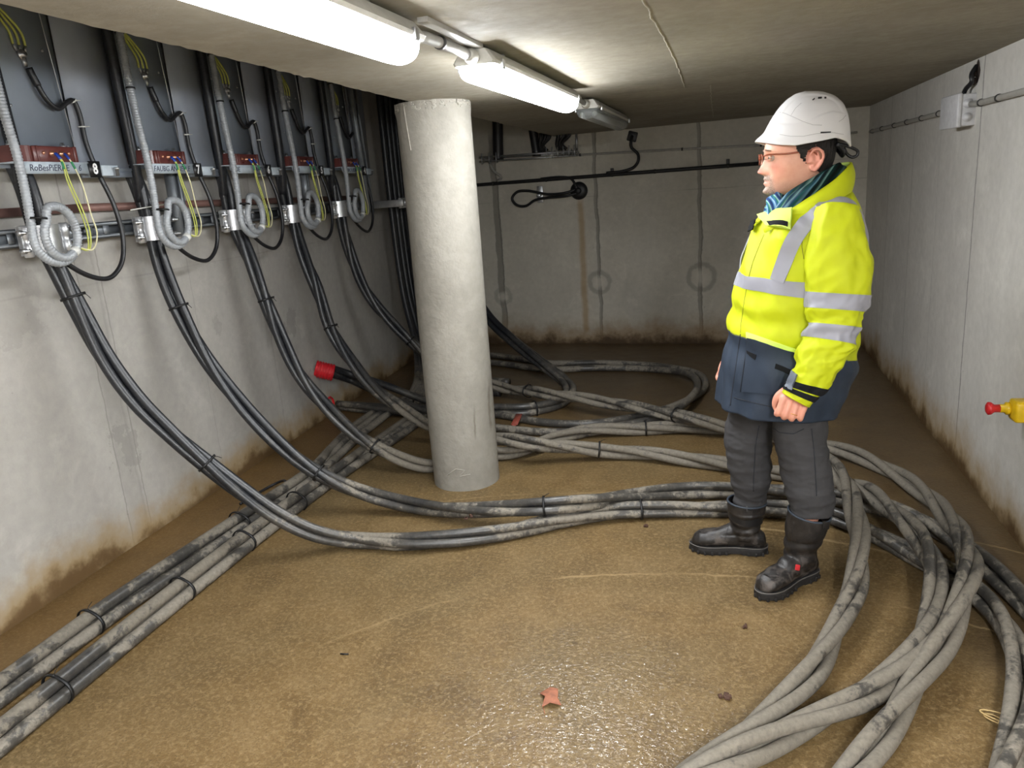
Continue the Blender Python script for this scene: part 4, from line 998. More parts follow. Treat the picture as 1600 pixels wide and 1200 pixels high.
def skin_mat():
    t = NT('skin'); n1 = t.noise(28, 4, .6); n2 = t.noise(400, 3, .6); n3 = t.noise(900, 2)
    at = t.n('ShaderNodeAttribute', attribute_name='beard').outputs['Fac']; lip = t.n('ShaderNodeAttribute', attribute_name='lip').outputs['Fac']; red = t.n('ShaderNodeAttribute', attribute_name='red').outputs['Fac']
    c = t.mix(t.mr(n1, .3, .7), srgb(212, 160, 134), srgb(200, 142, 118))
    c = t.mix(t.math('MULTIPLY', red, .65), c, srgb(206, 112, 100))
    c = t.mix(t.math('MULTIPLY', lip, .6), c, srgb(188, 112, 104))
    hair = t.mix(t.mr(n2, .42, .58), srgb(92, 78, 68), srgb(160, 146, 132))
    f = t.math('MULTIPLY', at, t.mr(n3, .2, .7, .55, 1.0)); c = t.mix(f, c, hair)
    t.b.inputs['Subsurface Weight'].default_value = .08; t.b.inputs['Subsurface Radius'].default_value = (.01, .004, .002)
    return t.done(c, .5, t.bump(t.math('ADD', n2, t.math('MULTIPLY', n1, .6)), .12, .002))
M_skin = skin_mat()
person = empty('person', PO, 'person in white helmet, yellow and navy hi-vis jacket and black boots, looking at the cables', 'person')

# --- head (local metres: forward, left, up; origin between the eyes' height and the ears)
HEADC = Wp(-.022, .0, 1.632); hf, hl = frame(9)
def H3(f, l, u): return HEADC+hf*f+hl*l+UP*u
zr = [-.135, -.125, -.11, -.09, -.07, -.05, -.03, -.005, .02, .05, .08, .11, .135, .15]
front = [.105, .124, .128, .125, .124, .122, .121, .121, .128, .126, .112, .085, .045, .0]
back = [.015, .03, .05, .066, .078, .088, .096, .102, .106, .106, .098, .08, .045, .0]
side = [.028, .04, .05, .0585, .064, .068, .071, .074, .077, .079, .075, .062, .036, .0]
def gs(x, w): return math.exp(-(x/w)**2)
def head_fn(u, z, off=0.0):
    ff, bb, ss = ci(zr, front, z)+off, ci(zr, back, z)+off, ci(zr, side, z)+off
    c, s = math.cos(u), math.sin(u)
    e = .82 if c > 0 else .95
    x = (ff if c > 0 else bb)*spow(c, e); y = ss*spow(s, .93)
    # jaw narrows forward below the mouth
    if c > 0:
        # profile of the middle of the face
        nose = 0
        if -.075 < z < .02:
            t = (.016-z)/.066    # 0 at the root, 1 at the tip level
            if t <= 1: nose = .003+.031*max(0, t)**1.25
            else: nose = .034*max(0, 1-(t-1)/.22)
        w = .0085+.008*min(1, max(0, (.012-z)/.055))
        x += nose*gs(y, w)
        x += .0095*gs(z+.0525, .008)*(gs(abs(y)-.0135, .0065))            # nostril wings
        x -= .012*gs(abs(y)-.031, .017)*gs(z+.001, .0125)               # sockets
        x += .005*gs(z-.022, .009)*gs(abs(y)-.028, .028)                # brow
        x += .0085*gs(z+.0735, .0085)*gs(y, .024)                      # upper lip
        x -= .005*gs(z+.082, .0028)*gs(y, .022)
        x += .008*gs(z+.0905, .0065)*gs(y, .020)                       # lower lip
        x -= .004*gs(z+.102, .007)*gs(y, .02)
        x += .007*gs(z+.119, .012)*gs(y, .02)                          # chin
        x += .004*gs(z+.035, .02)*gs(abs(y)-.045, .018)                # cheek
        x -= .003*gs(z+.06, .02)*gs(abs(y)-.03, .006)                  # nose-mouth fold
    y += math.copysign(.003, y)*gs(z+.03, .02)*gs(x-.06, .03) if abs(y) > .02 else 0
    return x, y
us = np.linspace(-math.pi, math.pi, 161)[:-1]
hz = np.concatenate([np.linspace(-.135, .03, 76), np.linspace(.034, .1495, 34)])
body = G()
hg = grid_mesh(lambda u, z: H3(*head_fn(u, z), z), us, hz, True, True, True); body.add(hg.v, hg.f)
# ears
for sgn in (1, -1):
    def E3(f, l, u): return H3(-.028+f, sgn*(.068+l), -.018+u)
    pts = [(.018, .010, -.012), (.012, .010, .004), (.014, .013, .018), (.004, .018, .032), (-.012, .022, .034), (-.024, .024, .024), (-.028, .023, .008), (-.023, .019, -.010), (-.013, .014, -.026), (-.002, .011, -.037), (.008, .009, -.034), (.013, .009, -.022)]
    body.tube([E3(*p) for p in pts], [.0045]*3+[.0055]*5+[.0065, .0075, .006, .004], 8)
    body.tube([E3(-.004, .0, -.0), E3(-.008, .011, .002)], [.022, .018], 12); body.tube([E3(.0, .0, -.022), E3(-.006, .009, -.022)], [.013, .011], 12)
    body.tube([E3(-.008, .012, .024), E3(-.014, .015, .008), E3(-.010, .014, -.008)], .0045, 8)
    body.tube([E3(.017, .008, .0), E3(.012, .013, -.006), E3(.013, .010, -.012)], .005, 8)
# neck, trunk and limbs under the clothes, one continuous figure
bf, bl = frame(25)
body.tube([H3(.005, 0, -.06), H3(-.01, 0, -.10), H3(-.022, 0, -.14), Wp(.03, 0, 1.45)], [.056, .058, .06, .07], 20)
body.tube([Wp(.03, 0, 1.47), Wp(.01, 0, 1.38), Wp(-.01, 0, 1.2), Wp(-.04, 0, 1.0), Wp(-.06, 0, .88)], [.07, .12, .13, .13, .12], 20)
LEGL = [(1248, 640, .07, .085), (1252, 700, .08, .085), (1262, 750, .09, .072), (1267, 795, .10, .06)]
def Vr(px, py, d, r): return V(px, py, d), r
legL = [Wp(-.04, .08, .86)]+[V(a, b, c) for a, b, c, r in LEGL]+[Wp(.005, .10, .2), Wp(.0, .10, .08)]
legR = [Wp(-.11, -.08, .86), V(1176, 650, -.10), V(1169, 700, -.10), V(1171, 745, -.105), V(1169, 780, -.11), Wp(-.215, -.115, .2), Wp(-.215, -.115, .08)]
body.tube(legL, [.09, .08, .07, .05, .042, .038, .038], 16); body.tube(legR, [.09, .08, .07, .05, .042, .038, .038], 16)
for P_, Q_ in ((Wp(.0, .10, .07), Wp(-.10, .24, .045)), (Wp(-.215, -.115, .07), Wp(-.38, -.09, .045))): body.tube([P_, Q_], [.036, .03], 12)
# arms
SL = [(1296, 352, 1262, 348, .185), (1262, 375, 1354, 372, .20), (1258, 418, 1364, 416, .215), (1256, 455, 1360, 461, .225), (1256, 480, 1350, 487, .235), (1260, 504, 1344, 512, .245), (1254, 527, 1336, 540, .26), (1243, 556, 1326, 560, .275), (1238, 577, 1306, 588, .285), (1230, 596, 1286, 612, .295), (1226, 604, 1276, 624, .30), (1222, 613, 1264, 636, .305)]
SL[0] = (1274, 330, 1345, 333, .175)
armL = [Wp(.085, .15, 1.42)]+[V((a+c)/2, (b+d)/2, e) for a, b, c, d, e in SL]
body.tube(armL, [.06]*6+[.05]*4+[.035]*3, 14)
wr = V(1247, 615, .305)
armR = [Wp(-.07, -.16, 1.42), Wp(-.10, -.20, 1.28), Wp(-.13, -.215, 1.10), Wp(-.185, -.20, .97), Wp(-.25, -.17, .87), Wp(-.266, -.165, .835)]
body.tube(armR, [.06, .055, .05, .042, .032, .028], 14)
# hands: palm plus five separate curled fingers each
def hand(pt, scale=1.0):
    """pt(x, y, n): x across the knuckles (0 index .. 1 little), y down the hand in metres, n towards the back of the hand"""
    k = scale
    body.tube([pt(.5, -.03, -.008), pt(.5, .0, -.008), pt(.45, .02, -.008)], [.026*k, .027*k, .03*k], 14)
    for x in (0.0, .33, .66, 1.0): body.tube([pt(.5+(x-.5)*.45, .0, -.008), pt(x, .035, -.006), pt(x, .055, -.004)], [.014*k, .0145*k, .0125*k], 10)
    L = (.044, .048, .045, .035)
    for i, x in enumerate((0.0, .33, .66, 1.0)):
        a = L[i]; cur = .12*(x-.4)
        p0 = pt(x, .055, -.004); p1 = pt(x+cur*.3, .055+a*.8, .0-.006); p2 = pt(x+cur*.5, .055+a*.95, -.020); p3 = pt(x+cur*.5, .055+a*.45, -.046); p4 = pt(x+cur*.4, .055+a*.05, -.047); p5 = pt(x+cur*.4, .055-a*.25, -.036)
        q = smooth_path([p0, p1, p2, p3, p4, p5], .006); r = np.interp(np.linspace(0, 1, len(q)), [0, .3, .5, .8, 1], [.0122, .0112, .0108, .0098, .0085])*k*(1 if i < 3 else .9)
        body.tube(q, r, 12)
    th = smooth_path([pt(-.05, .0, -.016), pt(-.22, .03, -.026), pt(-.22, .062, -.038), pt(-.02, .085, -.05), pt(.12, .092, -.054)], .006)
    body.tube(th, np.interp(np.linspace(0, 1, len(th)), [0, .3, .7, 1], [.016, .0145, .012, .0095])*k, 12)
kn = [V(1222, 636, .315), V(1256, 642, .31)]; wp_ = V(1247, 616, .30)
dn = (kn[0]+kn[1])/2-wp_; dn /= np.linalg.norm(dn); ac = kn[1]-kn[0]; ac -= dn*(ac@dn); nb = np.cross(dn, ac); nb /= np.linalg.norm(nb)
if nb@(-VH) < 0: nb = -nb
acu = ac/np.linalg.norm(ac)
hand(lambda x, y, n: wp_+dn*(y*.92)+acu*((x-.5)*.074)*(1 if y > .02 else .9)+nb*n+acu*(-.004))
w2 = Wp(-.266, -.165, .84); d2 = np.array(Wp(-.297, -.16, .775)-w2); d2 /= np.linalg.norm(d2); a2 = -bf*1.0; a2 = a2-d2*(a2@d2); a2 /= np.linalg.norm(a2); n2_ = np.cross(d2, a2)
if n2_@VH < 0: n2_ = -n2_
hand(lambda x, y, n: w2+d2*y+a2*((x-.5)*.072)+n2_*n)
bv, bfc = remesh(body, .0036, 2, .5)
b_obj = mesh_obj('body', bv, bfc, M_skin, person)
loc = bv-HEADC; lf, ll, lz = loc@hf, loc@hl, loc[:, 2]
def sm(x, a, b): t = np.clip((x-a)/(b-a), 0, 1); return t*t*(3-2*t)
ish = (lz > -.18)
beard = ish*sm(lf, .085, .102)*np.maximum(sm(-lz, .055, .066)*(1-sm(-lz, .078, .083))*(1-sm(np.abs(ll), .026, .036)), sm(-lz, .094, .102)*(1-sm(np.abs(ll), .028, .045)))
beard = np.maximum(beard, ish*sm(lf, .082, .1)*sm(-lz, .06, .072)*np.exp(-((np.abs(ll)-.032)/.007)**2)*.8)
beard = np.maximum(beard, ish*.28*sm(-lz, .075, .1)*sm(lf, .02, .06))
lip = ish*(lf > .1)*np.exp(-((lz+.084)/.0075)**2)*(1-sm(np.abs(ll), .018, .026))
redm = ish*np.maximum(np.exp(-((lz+.045)/.02)**2)*sm(lf, .128, .15), .6*np.exp(-((lz+.04)/.022)**2-((np.abs(ll)-.045)/.02)**2)*(lf > .06))
redm = np.maximum(redm, ish*.6*(np.abs(ll) > .072)*(lf < 0))
redm = np.maximum(redm, (bv[:, 2] < .9)*.35)
for nm, a in (('beard', beard), ('lip', lip), ('red', redm)):
    at = b_obj.data.attributes.new(nm, 'FLOAT', 'POINT'); at.data.foreach_set('value', a.astype(np.float32))
# eyes
M_eye = NT('eye_white').done(srgb(178, 166, 156), .25); M_iris = simple('eye_iris', srgb(70, 62, 50), .2)
for sgn, nm in ((1, 'left'), (-1, 'right')):
    c = H3(.1065, sgn*.031, -.001)
    e = G(); e.lathe(c-hf*.0125, hf, [(.0125*math.sin(t), .0125-.0125*math.cos(t)) for t in np.linspace(.05, math.pi-.05, 14)], 18); e = e.build('eye', M_eye, person)
    gz = hf*.98+UP*(-.12)+hl*0; gz /= np.linalg.norm(gz)
    G().lathe(c+gz*.0118, gz, [(.0058, 0), (.005, .0009), (.002, .0014)], 14).build('iris', M_iris, e)
    # upper and lower lids, brow
    for zz, rr, dz in ((.0055, .0036, .0045), (-.0062, .0030, -.0045)):
        G().tube([c+hf*(.0115-.0075*abs(t)**2)+hl*(.0135*t)+UP*(dz+.0025*(1-t*t)*(1 if dz > 0 else -1)) for t in np.linspace(-1, 1, 9)], rr, 8).build('eyelid', simple('eyelid_skin', srgb(202, 144, 124), .5) if False else M_skin, e)
    G().tube([H3(.129-.016*(t**2)+(0.0 if t < 0 else 0), sgn*(.013+.036*(t*.5+.5)), .0225+.004*(1-t*t)) for t in np.linspace(-1, 1, 9)], [.002, .0032, .0036, .0036, .0034, .003, .0026, .002, .0015], 8).build('eyebrow', simple('eyebrow_hair', srgb(120, 92, 76), .8), person)
# hair: back and sides below the helmet, with a sideburn
M_hair = NT('dark_hair'); _t = M_hair; _n = _t.noise(90, 3, .7, _t.vscale((1, 1, 6))); M_hair = _t.done(_t.mix(_n, srgb(14, 12, 11), srgb(40, 33, 29)), .6, _t.bump(_n, .8, .006))
def inhair(u, z):
    x, y = head_fn(u, z)
    jit = .004*mnoise.noise((x*90, y*90, z*160))
    if ((x+.030)/.030)**2+((z+.014)/.036)**2 < 1+jit*30: return False     # ear
    if x > -.03:
        if z < -.030+jit: return False
        return x < float(np.interp(z, [-.032, -.012, .012, .03, .05, .07], [.004, .016, .026, .034, .046, .055]))+jit*1.5
    return x < float(np.interp(z, [-.09, -.072, -.05], [-.09, -.06, -.03]))+jit
g = G(); zz = np.linspace(-.088, .075, 110); uu = np.linspace(0, 2*math.pi, 321)[:-1]; N_ = 320
for j, z in enumerate(zz):
    for i, u in enumerate(uu):
        o = .0075+.003*mnoise.noise((math.cos(u)*14, math.sin(u)*14, z*30)); x, y = head_fn(u, z, o); g.v.append(tuple(map(float, H3(x, y, z))))
base_n = len(g.v)
for j, z in enumerate(zz):
    for i, u in enumerate(uu): x, y = head_fn(u, z, -.004); g.v.append(tuple(map(float, H3(x, y, z))))
keep = [[inhair(u, z) for u in uu] for z in zz]
for j in range(len(zz)-1):
    for i in range(N_):
        k = (i+1) % N_
        if keep[j][i] and keep[j][k] and keep[j+1][i] and keep[j+1][k]:
            a, b, c, d = j*N_+i, j*N_+k, (j+1)*N_+k, (j+1)*N_+i; g.f.append((a, b, c, d)); g.f.append((base_n+d, base_n+c, base_n+b, base_n+a))
            for (p, q, jj, ii, kk) in ((a, b, j-1, i, k), (c, d, j+1, k, i)):
                jn = jj if jj < j else jj
                jrow = j-1 if jj < j else j+1
                ok = 0 <= min(jrow, j) and max(jrow, j)+1 < len(zz)+ (0 if jj < j else 0) and jrow >= 0 and jrow+ (1 if jj > j else 0) < len(zz) and all(keep[r][x_] for r in ((jrow, jrow+1) if jj < j else (jrow, jrow+1)) if r < len(zz) for x_ in (i, k))
                if not ok: g.f.append((q, p, base_n+p, base_n+q))
            for (p, q, i2, k2) in ((b, c, k, (k+1) % N_), (d, a, (i-1) % N_, i)):
                ok = all(keep[r][x_] for r in (j, j+1) for x_ in (i2, k2))
                if not ok: g.f.append((q, p, base_n+p, base_n+q))
g.build('hair', M_hair, person)
# glasses
M_frame = simple('reddish_brown_frame', srgb(140, 72, 46), .3, .2); M_lens = NT('spectacle_lens').done((1, 1, 1), .02, Transmission_Weight=1.0, IOR=1.05)
gl = empty('glasses', H3(.14, 0, 0)); gl.parent = person; gl.location = [float(v) for v in (H3(.14, 0, 0)-PO)]
for sgn in (1, -1):
    c = (.145, sgn*.034, -.006)
    rim = [H3(c[0]-.006*abs(math.cos(t)+1*(-1 if sgn*math.cos(t) < 0 else 1)*0)*0-.20*max(0, sgn*(c[1]+.026*math.cos(t)*1.0)-.034)*.6, c[1]+.026*math.cos(t), c[2]+.0185*spow(math.sin(t), .8)) for t in np.linspace(0, 2*math.pi, 33)]
    G().tube(rim[:17], .0023, 8).build('rim', M_frame, gl); G().tube(rim[16:], .0006, 6).build('lower_rim', M_frame, gl)
    g = G(); m = 32; g.add(rim[:32]+[np.array(q)-hf*.0012 for q in rim[:32]], [tuple(range(m)), tuple(range(m, 2*m))[::-1]]+[(i, (i+1) % m, m+(i+1) % m, m+i) for i in range(m)]); g.build('lens', M_lens, gl)
    G().tube(smooth_path([H3(.139, sgn*.060, .006), H3(.128, sgn*.071, .009), H3(.06, sgn*.0765, .008), H3(.0, sgn*.080, .012), H3(-.022, sgn*.083, .008), H3(-.045, sgn*.08, -.012)], .006), .0030, 8).build('temple', M_frame, gl)
    G().tube([H3(.143, sgn*.010, -.006), H3(.136, sgn*.011, -.012)], .0014, 6).build('nose_pad', M_frame, gl)
G().tube([H3(.146, .009, .002), H3(.149, 0, .005), H3(.146, -.009, .002)], .0016, 8).build('bridge', M_frame, gl)

# --- helmet
HC = Wp(-.018, 0, 0)
def HH(f, l, z): return HC+hf*f+hl*l+UP*z
zf_ = [1.60, 1.69, 1.70, 1.736, 1.778, 1.812, 1.832, 1.843, 1.847]; xf_ = [.150, .147, .143, .127, .102, .074, .048, .022, .0]
zb_ = [1.60, 1.647, 1.687, 1.725, 1.771, 1.806, 1.833, 1.843, 1.847]; xb_ = [.152, .152, .152, .148, .137, .116, .075, .04, .0]
zs_ = [1.60, 1.66, 1.70, 1.736, 1.778, 1.806, 1.828, 1.841, 1.847]; ys_ = [.119, .118, .116, .111, .098, .081, .056, .03, .0]
def rimz(a):
    a = abs((a+math.pi) % (2*math.pi)-math.pi)
    return float(np.interp(a, [0, .5, .9, 1.3, 1.75, 2.15, 2.5, 2.85, math.pi], [1.692, 1.684, 1.672, 1.664, 1.672, 1.68, 1.668, 1.648, 1.643]))
def hel_fn(a, t, off=0.0):
    z0 = rimz(a); z = z0+(1.847-z0)*(1-(1-t)**1.8) if t < 1 else 1.847
    c, s = math.cos(a), math.sin(a)
    x = (ci(zf_, xf_, z) if c > 0 else ci(zb_, xb_, z))+off; y = ci(zs_, ys_, z)+off
    px_, py_ = x*spow(c, .95), y*spow(s, .95)
    fl = gs(t, .07)*(.016*gs(a if a < math.pi else a-2*math.pi, .85)+.004)       # peak and bead at the rim
    # raised centre panel on the crown
    rdg = .0032*sm_(1-abs(math.atan2(py_, .07)), .45, .62)*sm_(t, .15, .3) if False else 0
    return px_+(fl*c), py_+(fl*.6*s), z
def sm_(x, a, b): t = min(max((x-a)/(b-a), 0), 1); return t*t*(3-2*t)
def hel_out(a, t):
    x, y, z = hel_fn(a, t)
    # shallow side panel recess, edges give the moulded lines
    rec = .003*sm_(abs(y), .045+.02*(1-t), .052+.02*(1-t))*sm_(t, .22+.10*sm_(-x, -.05, .08), .25+.10*sm_(-x, -.05, .08))*(1-sm_(t, .75, .8))
    n = np.array([math.cos(a)*.8, math.sin(a), .45]); n /= np.linalg.norm(n)
    return HH(x-n[0]*rec, y-n[1]*rec, z-n[2]*rec)
ua = np.linspace(-math.pi, math.pi, 145)[:-1]; ts = np.concatenate([np.linspace(0, .2, 14), np.linspace(.215, .995, 52)])
hg = grid_mesh(hel_out, ua, ts, True, False, True)
ig = grid_mesh(lambda a, t: HH(*(np.array(hel_fn(a, t, -.006))+np.array([0, 0, 0 if t == 0 else -.004]))), ua, ts, True, False, True)
nh = len(hg.v); n1 = len(ua); hg.add(ig.v, [q[::-1] for q in ig.f]); hg.f += [(i, nh+i, nh+(i+1) % n1, (i+1) % n1) for i in range(n1)]
helm = hg.build('helmet', M_hel, person)
skh = Skin(hg.v, hg.f)
M_dk = simple('dark_slot', srgb(20, 20, 22), .5); M_sl = simple('moulded_seam', srgb(150, 147, 146), .6)
for q in (((1269, 156), (1273, 153), (1273, 155), (1270, 157)), ((1278, 152), (1284, 151.5), (1284, 154), (1278, 154.5)), ((1288, 151.5), (1291, 151.5), (1291, 154), (1288, 154))): decal(skh, q, .0002, .0012, M_dk, 'vent', helm, 4, 2)
decal(skh, ((1282, 206), (1298, 205.5), (1298, 207.5), (1282, 208.5)), .0002, .0015, M_dk, 'slot', helm, 6, 2)
seam(skh, [(1213, 174), (1226, 177), (1240, 183), (1255, 190), (1270, 195), (1284, 195.5)], .0007, M_sl, 'moulded_line', helm, 0, 3)
seam(skh, [(1236, 180), (1243, 169), (1252, 161)], .0006, M_sl, 'moulded_line', helm, 0, 3)
seam(skh, [(1218, 210), (1235, 213), (1255, 213), (1275, 209), (1300, 207), (1318, 210)], .0007, M_sl, 'moulded_line', helm, 0, 3)
seam(skh, [(1311, 190), (1317, 186), (1322, 180)], .0007, M_sl, 'moulded_line', helm, 0, 2)
# harness band and its adjuster loop behind the head
g = G(); g.tube(smooth_path([HH(-.10, .06, 1.66), HH(-.135, .035, 1.652), HH(-.16, .02, 1.642), HH(-.178, .012, 1.630), HH(-.176, .01, 1.616), HH(-.16, .01, 1.612), HH(-.145, .01, 1.622), HH(-.13, .02, 1.645)], .006), .0055, 8)
g.tube(smooth_path([HH(-.10, -.06, 1.66), HH(-.125, -.03, 1.635), HH(-.13, 0, 1.62), HH(-.125, .03, 1.635), HH(-.10, .06, 1.66)], .008), .008, 8); g.build('harness', M_dk, helm)

# --- scarf
scf = NT('striped_scarf')
def scarf_mat():
    t = scf; at = t.n('ShaderNodeAttribute', attribute_name='around').outputs['Fac']; al = t.n('ShaderNodeAttribute', attribute_name='along').outputs['Fac']
    w = t.math('FRACT', t.math('MULTIPLY', at, 1.0))
    dark = t.ramp(w, [(0, srgb(14, 34, 34)), (.07, srgb(120, 160, 150)), (.10, srgb(18, 54, 50)), (.24, srgb(12, 14, 16)), (.40, srgb(16, 50, 46)), (.52, srgb(120, 150, 140)), (.56, srgb(14, 16, 18)), (.72, srgb(20, 66, 60)), (.80, srgb(30, 60, 84)), (.86, srgb(96, 134, 142)), (.9, srgb(14, 28, 30)), (1, srgb(14, 34, 34))])
    w2 = t.math('FRACT', t.math('MULTIPLY', at, 2.0))
    blue = t.ramp(w2, [(0, srgb(70, 110, 160)), (.18, srgb(150, 185, 205)), (.26, srgb(60, 96, 150)), (.5, srgb(44, 110, 96)), (.62, srgb(150, 190, 180)), (.7, srgb(54, 74, 130)), (.9, srgb(34, 56, 90)), (1, srgb(70, 110, 160))])
    dark = t.mix(.45, dark, (0.0, 0.0, 0.0)); c = t.mix(al, dark, blue); n = t.noise(500, 3)
    return t.done(c, .9, t.bump(n, .4, .003), Specular_IOR_Level=.1)
scarf_mat(); scf = scf.m
def scarf_tube(pts, rads, twist, bluef, g):
    p = smooth_path(pts, .006); n = len(p); v, f = tube_geo(p, np.interp(np.linspace(0, 1, n), np.linspace(0, 1, len(rads)), rads), 48, True, up=(0, 0, 1))
    v = np.array(v); aro = []; alo = []
    for i in range(n):
        for k in range(48):
            a = k/48; t = i/(n-1)
            aro.append(abs(((a+twist*t) % 1)*2-1)*1.5); alo.append(float(np.interp(t, np.linspace(0, 1, len(bluef)), bluef)))
            c = p[i]; o = i*48+k; v[o] = c+(v[o]-c)*(1+.10*math.sin(a*2*math.pi*5+twist*t*14)+.05*math.sin(a*2*math.pi*11+2))
    g.add(v, f); return aro, alo
def N3(f, l, z): return Wp(.02, 0, 0)+bf*f+bl*l+UP*z
g = G(); A1 = []; A2 = []
for pts, rads, tw, bl_ in (
    ([N3(-.075, -.01, 1.56), N3(-.065, .05, 1.56), N3(-.025, .082, 1.545), N3(.03, .09, 1.51), N3(.09, .07, 1.472), N3(.145, .03, 1.43)], [.028, .034, .042, .046, .044, .03], .5, [0, 0, 0, 0, .2, .8]),
    ([N3(-.075, .01, 1.555), N3(-.065, -.05, 1.555), N3(-.03, -.088, 1.53), N3(.04, -.09, 1.49), N3(.10, -.06, 1.455), N3(.15, -.01, 1.44)], [.03, .036, .04, .042, .038, .03], -.4, [0, 0, 0, .3, .8, 1]),
    ([N3(-.075, .03, 1.535), N3(-.02, .08, 1.50), N3(.05, .085, 1.46), N3(.11, .06, 1.42), N3(.15, .02, 1.385)], [.03, .038, .038, .034, .022], .3, [0, 0, 0, .3, .6]),
    ([N3(.09, -.05, 1.475), N3(.135, -.01, 1.475), N3(.15, .02, 1.45), N3(.155, .02, 1.41), N3(.165, .015, 1.37)], [.026, .032, .033, .03, .02], .6, [1, 1, 1, 1, .8])):
    a, b = scarf_tube(pts, rads, tw, bl_, g); A1 += a; A2 += b
sc_o = g.build('scarf', scf, person)
for nm, a in (('around', A1), ('along', A2)):
    at = sc_o.data.attributes.new(nm, 'FLOAT', 'POINT'); at.data.foreach_set('value', np.array(a, np.float32))

# --- jacket trunk
tz = [.69, .80, .90, 1.0, 1.09, 1.19, 1.28, 1.36, 1.42, 1.465, 1.495, 1.52]
tc = [-.10, -.075, -.053, -.043, -.036, -.024, -.011, -.004, .002, .012, .02, .024]
tA = [.222, .226, .228, .228, .224, .214, .200, .182, .158, .130, .105, .088]
tB = [.216, .222, .224, .222, .220, .222, .224, .222, .206, .165, .120, .092]
tK = [.10, .18, .26, .27, .20, .13, .07, .03, .0, -.1, -.12, -.12]
def trunk(u, z, off=0.0):
    A, B, cs, k = ci(tz, tA, z)+off, ci(tz, tB, z)+off, ci(tz, tc, z), ci(tz, tK, z)
    c, s = math.cos(u), math.sin(u); f = A*spow(c, .9); l = B*spow(s, .9)
    # folds: soft horizontal buckles at the waist, diagonal drags from the armpit, belly
    w = .0075*math.sin(z*46+2.2*math.sin(u*1.5+1)+1.5*mnoise.noise((u*1.4, z*4, 3)))*gs(z-.98, .16)
    w += .014*(.22-abs(mnoise.noise((u*1.7+z*5, z*6.5, 7.3))))+.010*mnoise.noise((u*2.2+z*3, z*5.5, 1.3))+.006*mnoise.noise((u*6+z*9, z*12, 4.4))
    w += .007*math.sin(u*7+z*16)*gs(z-1.27, .1)*(1 if s > 0 else .6)+.008*math.sin(u*9)*gs(z-.70, .09)
    n = 1+(w)/max(.08, math.hypot(f, l))
    return Wp(cs, 0, z)+bf*(f*n)+bl*(l*n)+UP*(k*f)
ut = np.linspace(-math.pi, math.pi, 193)[:-1]
ZB = .945
def shell(fn, us_, vs_, th, name, mat, parent):
    a = grid_mesh(fn, us_, vs_); nb_ = len(a.v); b = grid_mesh(lambda u, v: fn(u, v, -th), us_, vs_); a.add(b.v, [q[::-1] for q in b.f]); m = len(us_); e = (len(vs_)-1)*m
    a.f += [(i, nb_+i, nb_+(i+1) % m, (i+1) % m) for i in range(m)]+[(e+(i+1) % m, nb_+e+(i+1) % m, nb_+e+i, e+i) for i in range(m)]
    return a.build(name, mat, parent), a
jacket, jg = shell(trunk, ut, np.linspace(ZB-.003, 1.519, 100), .006, 'jacket', M_hiviz, person)
lower, lg = shell(trunk, ut, np.linspace(.69, ZB, 44), .006, 'lower_panel', M_navy, jacket)
skj = Skin(jg.v+[(x, y, z) for x, y, z in lg.v], jg.f+[tuple(i+len(jg.v) for i in q) for q in lg.f])
def band_on(fn, v0, v1, off, th, name, mat, parent, us_=ut, nv=7):
    vs_ = np.linspace(v0, v1, nv); a = grid_mesh(lambda u, v: fn(u, v, off+th), us_, vs_); nb_ = len(a.v); b = grid_mesh(lambda u, v: fn(u, v, off-.001), us_, vs_); a.add(b.v, [q[::-1] for q in b.f]); m = len(us_); e = (len(vs_)-1)*m
    a.f += [(i, nb_+i, nb_+(i+1) % m, (i+1) % m) for i in range(m)]+[(e+(i+1) % m, nb_+e+(i+1) % m, nb_+e+i, e+i) for i in range(m)]
    return autosmooth(a.build(name, mat, parent), .9)
band_on(trunk, 1.142, 1.198, .0005, .0018, 'reflective_band', M_tape, jacket)
# brace strips over the shoulders: follow the trunk surface
def ribbon(fn, path, w, name, mat, parent, off=.003):
    P_ = []; 
    for (u, z) in path:
        p = fn(u, z); pu = fn(u+.02, z)-p; pz = fn(u, z-.004)-p; n = np.cross(pu, pz); n /= np.linalg.norm(n)
        if n@(p-Wp(ci(tz, tc, min(z, 1.4)), 0, min(z, 1.38))) < 0: n = -n
        P_.append((p, n))
    C_ = np.array([p for p, n in P_]); T_ = np.gradient(C_, axis=0); v = []; f = []
    for (p, n), t in zip(P_, T_):
        t = t/np.linalg.norm(t); s = np.cross(n, t); s /= np.linalg.norm(s)
        for q in (-1, -.33, .33, 1): v.append(p+s*w/2*q+n*(off+.002*(1-abs(q))))
        for q in (1, -1): v.append(p+s*w/2*q-n*.002)
    m = 6
    for i in range(len(P_)-1):
        for k in range(m): f.append((i*m+k, i*m+(k+1) % m, (i+1)*m+(k+1) % m, (i+1)*m+k))
    f += [tuple(range(m))[::-1], tuple((len(P_)-1)*m+k for k in range(m))]
    g = G(); g.add(v, f); return autosmooth(g.build(name, mat, parent), .9)
for sg in (1, -1):
    ctrl = [(46, 1.195), (47, 1.25), (48, 1.30), (51, 1.35), (56, 1.39), (63, 1.425), (74, 1.452), (90, 1.465), (108, 1.455), (122, 1.43), (130, 1.39), (134, 1.33), (136, 1.26), (137, 1.19)]
    cp = smooth_path([(a, z*100, 0) for a, z in ctrl], .9)
    ribbon(trunk, [(sg*math.radians(a), z/100) for a, z, _ in cp], .054, 'shoulder_strip', M_tape, jacket)
